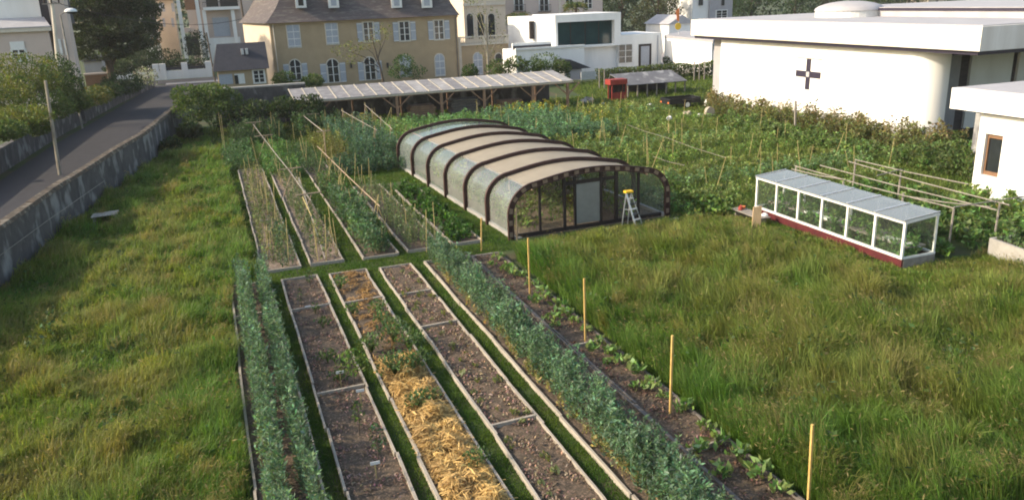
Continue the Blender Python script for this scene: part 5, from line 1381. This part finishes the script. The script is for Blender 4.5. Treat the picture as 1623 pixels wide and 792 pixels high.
wx0_, wx1_, wz0, wz1 = rect(19, 40, 66, 96, GYh); wn = window(gh2, wx0_, wx1_, wz0, wz1-.9*(wz1-wz0)*.5, GYh, 'plain', trim=True, tm=M['whitepaint']); B(wx0_-.05, wx1_+.05, GYh-.12, GYh-.05, wz1-.45*(wz1-wz0), wz1).build('roller_blind', M['plastic'], gh2)
for px in (96, 104):
    a0, a1, b0, b1 = rect(px-2, px+2, 62, 88, GYh+.1); B(a0, a1, GYh+.05, GYh+.2, b0, b1).build('shutter', M['whitepaint'], gh2)
# wooden poles, street lamp, cable
def pole(px, py, tx, ty, r, label, m_, z=0.0):
    x, y = G(px, py, z); t_ = at(tx, ty, y)
    o = thing('utility_pole', label, 'utility pole', (x, y, z))
    d = (t_-Vector((x, y, z))); e_ = Vector((x, y, z))+d
    MB().tube([(x, y, z-.1), tuple(e_)], [r, r*.7], 8).build('pole', m_, o)
    return o, e_
x, y = -14.2, 87.0
t1, t2 = at(97, 150, y), at(83, 10, y)
up = thing('utility_pole', 'tall concrete utility pole with insulators in front of the chimney block', 'utility pole', (t1.x+.1, y, 1.35))
MB().tube([(t1.x+.25, y, 1.2), tuple(t1), tuple(t2), (t2.x-.3, y, t2.z+3)], [.2, .19, .15, .13], 8).build('pole', M['stonetrim'], up)
MB().bar((t2.x-.8, y-.1, t2.z+.2), (t2.x+.8, y-.1, t2.z+.2), .1).build('crossarm', M['greypole'], up)
for s_ in (-.6, 0, .6): MB().tube([(t2.x+s_, y-.1, t2.z+.25), (t2.x+s_, y-.1, t2.z+.55)], .08, 8).build('insulator', M['frame'], up)
x, y = G(95, 277, 0); y0_ = y
t_ = at(72, 128, y)
lp = thing('utility_pole', 'weathered leaning wooden pole standing behind the lane wall', 'utility pole', (x, y, 0))
MB().tube([(x, y, -.1), tuple((Vector((x, y, 0))+t_)/2), tuple(t_)], [.12, .11, .09], 8).build('pole', M['palebark'], lp)
p = at(112, 18, 86)
sl2 = thing('street_lamp', 'street lamp with a bright white head beside the cedar tree', 'street lamp', (p.x-1, 86, 0))
MB().tube([(p.x-.9, 86, 0), (p.x-.9, 86, p.z-.3), (p.x-.2, 86, p.z+.1)], [.1, .07, .05], 8).build('post', M['greypole'], sl2)
MB().dome((p.x, 86, p.z-.05), .55, .4, .32).build('lamp_head', M['plastic'], sl2); MB().dome((p.x+.05, 86, p.z-.08), .5, .35, -.18).build('lens', M['dglass'], sl2)
# white garden wall with pillars across the street
WYy = 139.0
gw = thing('street_garden_wall', 'white garden wall with square pillars across the street', 'wall', (0, WYy, 0))
x0, x1, z0, z1 = rect(248, 334, 111, 122, WYy)
zz = max(z1, .7)
B(x0-6, x1, WYy, WYy+.35, 0, zz).build('wall_body', M['white'], gw)
for px in (206, 247, 258, 293, 331):
    p = at(px, 110, WYy); B(p.x-.45, p.x+.45, WYy-.1, WYy+.5, 0, zz+1.1).build('pillar', M['white'], gw)
for a, b in ((258, 293), (293, 331), (206, 247)):
    p, q = at(a, 110, WYy), at(b, 110, WYy)
    B(p.x+.46, q.x-.46, WYy+.1, WYy+.2, zz+.62, zz+.74).build('rail', M['frame'], gw); B(p.x+.46, q.x-.46, WYy+.1, WYy+.2, zz+.1, zz+.5).build('rail_panel', M['slatedark'], gw)
# apartments behind
AYb = 158.0
ap = block('apartment_block', 'pink beige apartment block with white columns, balconies and a garage door', 288, 440, -60, AYb, 12, M['pink'])
for px in (291, 320, 329, 374, 416):
    p = at(px, 60, AYb-.6); zt = at(px, -60, AYb).z
    B(p.x-.3, p.x+.3, AYb-1.2, AYb-.6, 0, zt if px != 329 and px != 374 else at(px, 16, AYb).z).build('column', M['white'], ap)
x0, x1, z0, z1 = rect(338, 364, 28, 58, AYb); B(x0, x1, AYb-.1, AYb, z0, z1).build('garage_door', M['shutter'], ap)
x0, x1, z0, z1 = rect(338, 366, 60, 120, AYb-.5); B(x0-2, x1+2, AYb-.5, AYb, 0, z1).build('lower_wall', M['white'], ap)
x0, x1, z0, z1 = rect(322, 380, 12, 16, AYb-1.6); B(x0, x1, AYb-1.6, AYb, z0, z1+.1).build('balcony_slab', M['white'], ap)
mb = MB().box(x0, x1, AYb-1.62, AYb-1.56, z1+.9, z1+1.0)
for k in range(24): mb.box(x0+(x1-x0)*k/24, x0+(x1-x0)*k/24+.06, AYb-1.61, AYb-1.57, z1+.1, z1+.9)
mb.build('railing', M['frame'], ap)
for a in ((326, 345, -10, 11), (348, 376, -10, 11), (292, 316, -10, 16), (292, 318, 58, 88), (398, 404, 28, 42), (392, 412, 52, 66)):
    x0, x1, z0, z1 = rect(*a, AYb); B(x0, x1, AYb-.06, AYb-.01, z0, z1).build('opening', M['tile'] if a[0] == 292 and a[2] < 0 else (M['shutter'] if a[0] == 398 else M['dglass']), ap)
x0, x1, z0, z1 = rect(289, 322, 44, 52, AYb-.4); B(x0, x1, AYb-.5, AYb, z0, z1).build('band', M['pink'], ap)
cb = block('cream_house', 'sunlit cream house with small windows left of the apartment block', 245, 277, 1, 172, 9, M['houselt'])
x0, x1, z0, z1 = rect(241, 281, -3, 1, 171.5); MB().prism([(x0, 171, z0), (x1, 171, z0), (x1-1, 176, z0+2.2), (x0+1, 176, z0+2.2)], (0, 0, .2)).build('roof', M['tile'], cb)
for px, py in ((254, 12), (259, 12), (260, 36), (274, 12), (274, 36)):
    x0, x1, z0, z1 = rect(px-2, px+2, py-7, py+7, 172); B(x0, x1, 171.93, 171.99, z0, z1).build('window', M['shutter'], cb)
gb = block('low_white_house', 'low white shed roofed house behind the dark trees at the lane end', 224, 248, 22, 165, 6, M['white'])
x0, x1, z0, z1 = rect(229, 248, 26, 42, 165); B(x0, x1, 164.93, 165, z0, z1).build('window', M['slatedark'], gb)
p = at(388, 40, 127)
up2 = thing('utility_pole', 'dark utility pole between the annex and the apartment block', 'utility pole', (p.x, 127, 0))
MB().tube([(p.x+.15, 127, 0), (p.x-.15, 127, 13)], [.17, .12], 8).build('pole', M['bark'], up2)
b_ = at(386, 38, 126.8); B(b_.x-.2, b_.x+.2, 126.75, 126.83, b_.z-.3, b_.z+.3).build('notice_plate', M['plastic'], up2)
p = at(331, 90, 128.8)
up3 = thing('utility_pole', 'thin dark leaning pole beside the garden wall end', 'utility pole', (p.x, 128.8, .13))
MB().tube([(p.x+.4, 128.8, .13), (at(327, 52, 128.8).x, 128.8, at(327, 52, 128.8).z)], .10, 7).build('pole', M['bark'], up3)
p = at(135, 115, 118)
wl2 = thing('house_wall', 'brown brick garden wall below the cedar tree at the lane end', 'wall', (p.x, 118, 0))
x0, x1, z0, z1 = rect(136, 184, 118, 142, 118); B(x0, x1, 118, 118.4, 0, z1).build('wall_body', M['tile'], wl2); B(x0-.1, x1+.1, 117.9, 118.5, z1, z1+.2).build('coping', M['pink'], wl2)
x0, x1, z0, z1 = rect(134, 164, 97, 118, 124); tnt = thing('pale_shed', 'pale blue grey shed under the cedar tree', 'shed', (x0, 124, 0)); B(x0, x1, 124, 127, 0, z1).build('wall', M['roofgrey'], tnt); MB().prism([(x0-.2, 123.7, z1), (x1+.2, 123.7, z1), (x1+.2, 125.5, z1+.6), (x0-.2, 125.5, z1+.6)], (0, 0, .08)).build('roof', M['slatedark'], tnt)
# cable over the lane
a = Vector((t2.x, 86.9, t2.z+.4)); b = at(400, 26, 127)
pts = [a+(b-a)*(k/12)-Vector((0, 0, 1.6*4*(k/12)*(1-k/12))) for k in range(13)]
tag(MB().tube([tuple(p) for p in pts], .03, 4).build('overhead_cable', M['wire']), 'thin overhead cable from the concrete pole across the street', 'cable')
x, y = G(215, 245)
o = MB().tube([(-6.5, 50, 1.4), (-8.2, 42, 1.25), (-9.5, 33, 1.35), (-11.5, 20, 1.3)], .016, 5).build('wall_cable', M['greypole'])
for vtx in o.data.vertices: vtx.co.x += .18
tag(o, 'pale slack cable strung along the inside of the lane wall', 'cable')

# ================================================================== TREES AND SHRUBS
def tree(name, label, cat, base, lobes, size, n, c, tr=.2, trunk=True, bm=None, z0=0.0, c2=None, hole=-.35, up=.15, amt=.28, ns=None, limbs=True, lean=(0, 0), group=None):
    """lobes: (x,y,z,rx,ry,rz) in world coordinates"""
    x, y = base
    o = thing(name, label, cat, (x, y, z0), group)
    if trunk:
        cz = sum(l[2] for l in lobes)/len(lobes)
        top = max(l[2] for l in lobes)
        mb = MB().tube([(x, y, z0-.2), (x+lean[0]*.4, y+lean[1]*.4, z0+(cz-z0)*.5), (x+lean[0], y+lean[1], z0+(cz-z0)), (x+lean[0]*1.1, y+lean[1], top)], [tr, tr*.75, tr*.5, tr*.15], 8)
        if limbs:
            for l in lobes:
                s_ = z0+(l[2]-z0)*.55
                mb.tube([(x+lean[0]*.6, y+lean[1]*.6, s_), ((x+l[0])/2, (y+l[1])/2, (s_+l[2])/2+.2), (l[0], l[1], l[2])], [tr*.4, tr*.28, tr*.1], 5)
        mb.build('trunk', bm or M['bark'], o)
    vol = np.array([l[3]*l[4]*l[5] for l in lobes])**.8; vol /= vol.sum()
    v = Veg()
    for l, f in zip(lobes, vol):
        k = max(20, int(n*f))
        d = rng.normal(size=(k, 3)); d /= np.linalg.norm(d, axis=1)[:, None]
        rad = rng.uniform(.35, 1.08, k)**.5
        P = np.array(l[:3])[None]+d*rad[:, None]*np.array(l[3:])[None]
        sc_ = ns or max(l[3], l[5])*.75
        nz = N3(P, sc_, 44)+.5*N3(P, sc_*.4, 46)
        kp = (nz > hole+.25*rng.normal(size=k)) & (P[:, 2] > z0+.05)
        P = P[kp]; d = d[kp]; nz = nz[kp]
        C = vary(c, len(P), amt, .1)
        if c2 is not None: C = mixc(C, vary(c2, len(P), amt, .1), .5+.7*N3(P, sc_*.8, 48))
        v.leaves(P, size, C, up=up, nrm=d*.8+np.array([[0, 0, .4]]))
    v.build('crown' if trunk else 'foliage', M['leaf'], o)
    return o
def lob(px, py, Y, r, rz=None, ry=None):
    """one crown lobe centred on a view point at depth Y, r in picture units"""
    p = at(px, py, Y); s_ = Y/1280*1.1
    return (p.x, p.y, p.z, r*s_, (ry or r)*s_, (rz or r)*s_)
DK = (.022, .040, .014); MD = (.045, .080, .022); LG = (.085, .125, .028); YG = (.15, .16, .03)
# cedar at the left
Yc = 113
p = at(172, 95, Yc)
tree('cedar_tree', 'huge dark cedar tree with spreading layered branches at the lane end', 'tree', (p.x, Yc), [lob(150, 8, Yc, 45, 14), lob(205, 12, Yc+2, 40, 14), lob(140, 35, Yc, 36, 10), lob(190, 42, Yc-2, 45, 12), lob(150, 62, Yc, 38, 10), lob(195, 70, Yc, 36, 11), lob(160, 84, Yc-1, 40, 9), lob(170, -25, Yc, 40, 20), lob(130, -15, Yc, 30, 20)],
     .34, 42000, (.018, .030, .012), .55, c2=(.034, .052, .018), hole=-.3)
tree('dark_conifer', 'tall dark tree behind the cedar beside the cream house', 'tree', at(222, 60, 150).xy, [lob(222, 30, 150, 26, 34), lob(215, -10, 150, 24, 26), lob(232, 55, 150, 18, 18)], .55, 5000, DK, .4)
for (px, py, Y, r, rz, cc, lb, n) in [
    (215, 88, 132, 26, 16, DK, 'dark rounded shrub behind the white garden wall pillars', 1800), (262, 92, 145, 20, 12, DK, 'dark shrub below the cream house', 1100), (236, 82, 143, 16, 18, DK, 'tall dark shrub between the cedar and the cream house', 1500), (190, 108, 120, 20, 9, DK, 'low dark shrub at the foot of the cedar', 1300), (312, 72, 150, 16, 20, DK, 'dark ivy covered shrub before the apartment block', 1200),
    (190, 92, 133, 14, 8, LG, 'small bright green shrub under the cedar', 600), (238, 66, 150, 14, 6, (.2, .11, .03), 'orange flowering shrub in the dark garden', 400)]:
    tree('garden_shrub', lb, 'shrub', at(px, py, Y).xy, [lob(px, py, Y, r, rz), lob(px-r*.5, py+rz*.4, Y, r*.6, rz*.6), lob(px+r*.6, py+rz*.3, Y, r*.55, rz*.6)], .3, int(n*1.6), cc, trunk=False)
# hedge behind the white wall
p0, p1 = at(210, 105, 140.4), at(334, 100, 140.4)
hd = thing('clipped_hedge', 'clipped dark hedge behind the white garden wall', 'hedge', (p0.x, 140.6, 0)); v = Veg(); n = 5000
v.leaves(np.stack([rng.uniform(p0.x, p1.x, n), rng.uniform(140, 141.4, n), rng.uniform(.3, 2.9, n)], 1), .3, vary((.03, .055, .018), n)); v.build('foliage', M['leaf'], hd)
# left gardens beyond the lane wall
for (px, py, Y, r, rz, cc, c2, lb, n) in [
    (30, 118, 72, 48, 26, YG, MD, 'yellow green bushy tree in front of the grey house', 5200), (0, 150, 66, 40, 26, MD, YG, 'spreading green bush at the left edge below the yellow green tree', 3000), (90, 118, 80, 20, 28, DK, MD, 'dark ivy mass below the chimney block', 2600), (112, 135, 76, 16, 30, MD, DK, 'climbing ivy around the concrete pole', 2200),
    (85, 165, 70, 26, 16, LG, MD, 'low bright green bush behind the lane wall', 1800), (30, 185, 62, 40, 14, LG, YG, 'grassy green bush row on the terrace at the left edge', 2400), (150, 150, 84, 22, 12, (.13, .12, .03), MD, 'yellowish shrub on the lane wall', 1500), (195, 130, 96, 26, 14, MD, DK, 'dark green overgrown shrub on top of the lane wall', 2400), (170, 142, 90, 20, 10, DK, MD, 'low dark shrub hanging over the lane wall', 1400), (120, 160, 76, 20, 12, MD, LG, 'mid green shrub spilling over the lane wall', 1500), (8, 205, 58, 26, 12, LG, MD, 'low leafy green bush cut by the left picture edge', 1600), (60, 200, 62, 18, 10, MD, LG, 'small round shrub close behind the lane wall', 900)]:
    tree('garden_bush', lb, 'bush', at(px, py, Y).xy, [lob(px, py, Y, r, rz), lob(px-r*.6, py+rz*.4, Y-1, r*.6, rz*.7), lob(px+r*.6, py+rz*.35, Y+1, r*.6, rz*.65), lob(px, py+rz*.8, Y, r*.8, rz*.6)], .19, int(n*2), cc, trunk=False, c2=c2, z0=1.3 if py > 100 else 0)
tree('garden_shrub', 'dark shrub in the shadow of the villa corner by the yard wall', 'shrub', at(1056, 98, 101.5).xy, [lob(1056, 95, 101.5, 6, 6), lob(1059, 100, 101, 7, 5)], .2, 700, DK, trunk=False)
tree('flowering_bush', 'white flowering bush at the end of the lane wall', 'bush', at(232, 120, 104).xy, [lob(230, 118, 104, 15, 10), lob(238, 126, 104, 10, 9)], .26, 900, (.5, .5, .47), trunk=False, c2=(.08, .12, .04), hole=-.1)
# laurel at the lane wall end
tree('laurel_bush', 'big dense laurel bush at the far end of the garden wall', 'bush', at(325, 165, 75).xy, [lob(300, 150, 75, 24, 14), lob(335, 148, 75, 26, 13), lob(360, 158, 75, 20, 16), lob(305, 172, 74, 26, 18), lob(345, 178, 74, 28, 18)], .22, 9500, (.045, .085, .02), trunk=False, c2=(.09, .13, .03))
for (px, py, Y, r, rz, lb) in [(400, 172, 73, 28, 12, 'dark shrub against the stone wall left of the open shed'), (450, 168, 72, 22, 14, 'dark shrub under the left end of the open shed'), (490, 165, 71, 20, 14, 'dark bush below the left roof sheets'), (300, 205, 70, 16, 10, 'low dark shrub at the foot of the garden wall end'), (270, 232, 66, 14, 12, 'dark ivy clump at the foot of the garden wall')]:
    tree('dark_shrub', lb, 'shrub', at(px, py, Y).xy, [lob(px, py, Y, r, rz), lob(px+r*.5, py+rz*.5, Y, r*.7, rz*.8), lob(px-r*.5, py+rz*.5, Y, r*.7, rz*.8)], .26, 1700, DK, trunk=False, c2=(.04, .065, .02))
# house front
def sparse(name, label, base, lobes, size, n, c, **k): return tree(name, label, 'tree', base, lobes, size, n, c, **k)
sparse('young_maple', 'thin pale leaved tree with a leaning dark trunk in front of the manor house', at(609, 122, 101).xy, [lob(600, 55, 101, 16, 12), lob(575, 72, 101, 28, 9), lob(548, 80, 101, 22, 9), lob(612, 48, 101, 10, 12), lob(560, 95, 101, 16, 6)], .24, 1500, (.16, .17, .05), tr=.16, lean=(-1.0, 0), hole=.15)
tree('round_bush', 'round dark green bush covering an arched window of the manor house', 'bush', at(644, 118, 104).xy, [lob(641, 100, 104, 16, 13), lob(632, 114, 104, 17, 10), lob(660, 114, 104, 16, 10)], .26, 2200, (.04, .085, .03), trunk=False, c2=(.07, .12, .035))
for (px, py, r, rz, lb) in [(450, 122, 16, 8, 'low shrub under the first arched window of the manor house'), (495, 126, 16, 8, 'low bright shrub before the french door of the manor house'), (745, 112, 12, 10, 'dark shrub at the foot of the terrace'), (790, 104, 18, 10, 'light green shrub below the terrace wall'), (818, 98, 16, 9, 'yellowish shrub between terrace and villa'), (865, 96, 26, 12, 'broad olive bush over the right end of the shed roof'), (845, 104, 22, 9, 'green shrub just above the shed roof'), (890, 104, 14, 9, 'small olive shrub at the shed roof end')]:
    tree('garden_shrub', lb, 'shrub', at(px, py, 92).xy, [lob(px, py, 92, r, rz), lob(px-r*.5, py+rz*.5, 92, r*.7, rz*.8), lob(px+r*.5, py+rz*.5, 92, r*.7, rz*.8), lob(px, py+rz*1.6, 92, r, rz*1.2)], .26, 1500, MD if 'dark' in lb else LG, trunk=False, c2=MD)
sparse('pale_birch', 'tall thin tree with a pale forked trunk in front of the terrace', at(774, 118, 98).xy, [lob(750, 15, 98, 16, 14), lob(775, 30, 98, 18, 18), lob(790, 62, 98, 14, 16), lob(762, 55, 98, 13, 14), lob(770, 80, 98, 14, 14), lob(752, -5, 98, 20, 14)], .22, 1700, (.15, .155, .06), tr=.15, bm=M['palebark'], hole=.2)
for (px, py, lb) in [(822, 30, 'palm tree beside the beige house left of the villa'), (912, 12, 'palm tree above the villa roof')]:
    Yp = 120; p = at(px, py, Yp)
    o = thing('palm_tree', lb, 'palm tree', (p.x, Yp, 0))
    MB().tube([(p.x, Yp, 0), (p.x+.1, Yp, p.z)], [.3, .22], 8).build('trunk', M['bark'], o)
    v = Veg(); k = 700; a = rng.uniform(0, 6.28, k); t_ = rng.uniform(.1, 1, k)
    L = np.stack([p.x+np.cos(a)*t_*2.0, Yp+np.sin(a)*t_*2.0, p.z+.9*np.sin(t_*2.2)*rng.uniform(.2, 1.3, k)-.9*t_**2*rng.uniform(.2, 1.6, k)], 1)
    v.leaves(L, .7, mixc(vary((.05, .09, .03), k), vary((.16, .14, .03), k), (t_ > .6)*rng.uniform(0, 1, k)), asp=.16, up=.0, nrm=np.stack([np.cos(a), np.sin(a), -t_*.5], 1)*1.5); v.build('crown', M['leaf'], o)
# trees behind villa and hall
for (px, Y, r, top, bot, cc, c2, lb, n) in [
    (985, 150, 34, -40, 70, DK, (.03, .05, .02), 'dark dense tree behind the white villa', 4200), (1042, 140, 32, -30, 70, (.085, .085, .035), (.05, .06, .025), 'olive brown rounded tree right of the dark tree', 3600), (1080, 146, 18, -40, 40, (.05, .085, .03), MD, 'mid green tree behind the flag pole', 1800),
    (1190, 150, 36, -45, 40, MD, DK, 'green tree behind the left end of the hall roof', 3200), (1260, 165, 40, -40, 30, DK, MD, 'dark green tree behind the hall roof left of the dome', 3200), (1310, 175, 24, -40, 25, (.06, .06, .03), DK, 'dull brownish tree behind the hall dome', 1600), (1385, 170, 40, -45, 22, DK, MD, 'dark tree right of the hall dome', 3000), (1440, 180, 36, -45, 20, (.06, .055, .03), DK, 'brownish tree far behind the hall roof', 2200), (1535, 165, 40, -45, 20, MD, DK, 'mid green tree at the far right behind the hall roof', 2800), (1610, 180, 36, -45, 15, DK, MD, 'dark tree at the right edge behind the hall roof', 2000)]:
    lobes = []
    for i in range(7):
        lobes.append(lob(px+random.uniform(-.7, .7)*r, top+(bot-top)*(.05+.13*i), Y+random.uniform(-2, 2), r*random.uniform(.55, .85), (bot-top)*.2))
    tree('background_tree', lb, 'tree', at(px, bot, Y).xy, lobes, .42, int(n*1.8), cc, .4, c2=c2)
bt = (0, 0)
v = Veg()
n = 26000
a = rng.uniform(-150, 420, n); 
yy = 215+rng.uniform(0, 14, n)-.12*a
zz = rng.uniform(0, 1, n)**.7*(17+5*N(a, a*0, 40, 3)+3*N(a, a*0, 13, 4))
v.leaves(np.stack([a, yy, zz], 1), 1.5, vary((.035, .058, .022), n, .3))
tag(v.build('distant_woodland', M['leaf']), 'far dark belt of trees closing the view behind the houses', 'woodland', kind='stuff')
# vine hedge behind the glazed shed and fence posts
hd = thing('vine_hedge', 'sunlit climbing hedge behind the grey roofed shed and the red kiosk', 'hedge', (52, 86.5, 0)); v = Veg(); n = 7000
x0, x1 = at(945, 115, 87).x, at(1124, 105, 87).x
x = rng.uniform(x0, x1+1, n)
v.leaves(np.stack([x, rng.uniform(86, 87.4, n), rng.uniform(.2, 1, n)*(1.9+.3*N(x, x*0, 5, 3))], 1), .26, mixc(vary((.045, .08, .025), n), vary((.14, .16, .03), n), rng.uniform(0, .7, n))); v.build('foliage', M['leaf'], hd)
for k, px in enumerate((950, 958, 1100, 1108, 1116)):
    p = at(px, 130, 84.5); tag(B(p.x-.05, p.x+.05, 84.45, 84.55, 0, 2.3-.2*(k % 2)).build('fence_post', M['greypole']), 'thin grey fence post in front of the climbing hedge', 'fence post', 'fence posts along the climbing hedge')

tree('garden_bush', 'dark green bush filling the corner between the hall end and the low annex', 'bush', at(1522, 235, 36).xy, [lob(1515, 225, 38.5, 24, 22), lob(1530, 240, 36, 18, 14)], .2, 1800, (.05, .085, .03), trunk=False, c2=(.09, .12, .04))

# thin haze over the whole place, added to lift shadows and soften light
hz = MB().box(-230, 440, -60, 330, -1.0, 40).build('haze', bpy.data.materials.new('haze_air'))
hm = hz.data.materials[0]; hm.use_nodes = True
ht = hm.node_tree; ht.nodes.clear()
ho = ht.nodes.new('ShaderNodeOutputMaterial'); hv = ht.nodes.new('ShaderNodeVolumePrincipled')
hv.inputs['Color'].default_value = (.93, .93, .95, 1); hv.inputs['Density'].default_value = .0002; hv.inputs['Anisotropy'].default_value = .2
ht.links.new(hv.outputs[0], ho.inputs['Volume'])
tag(hz, kind='stuff')
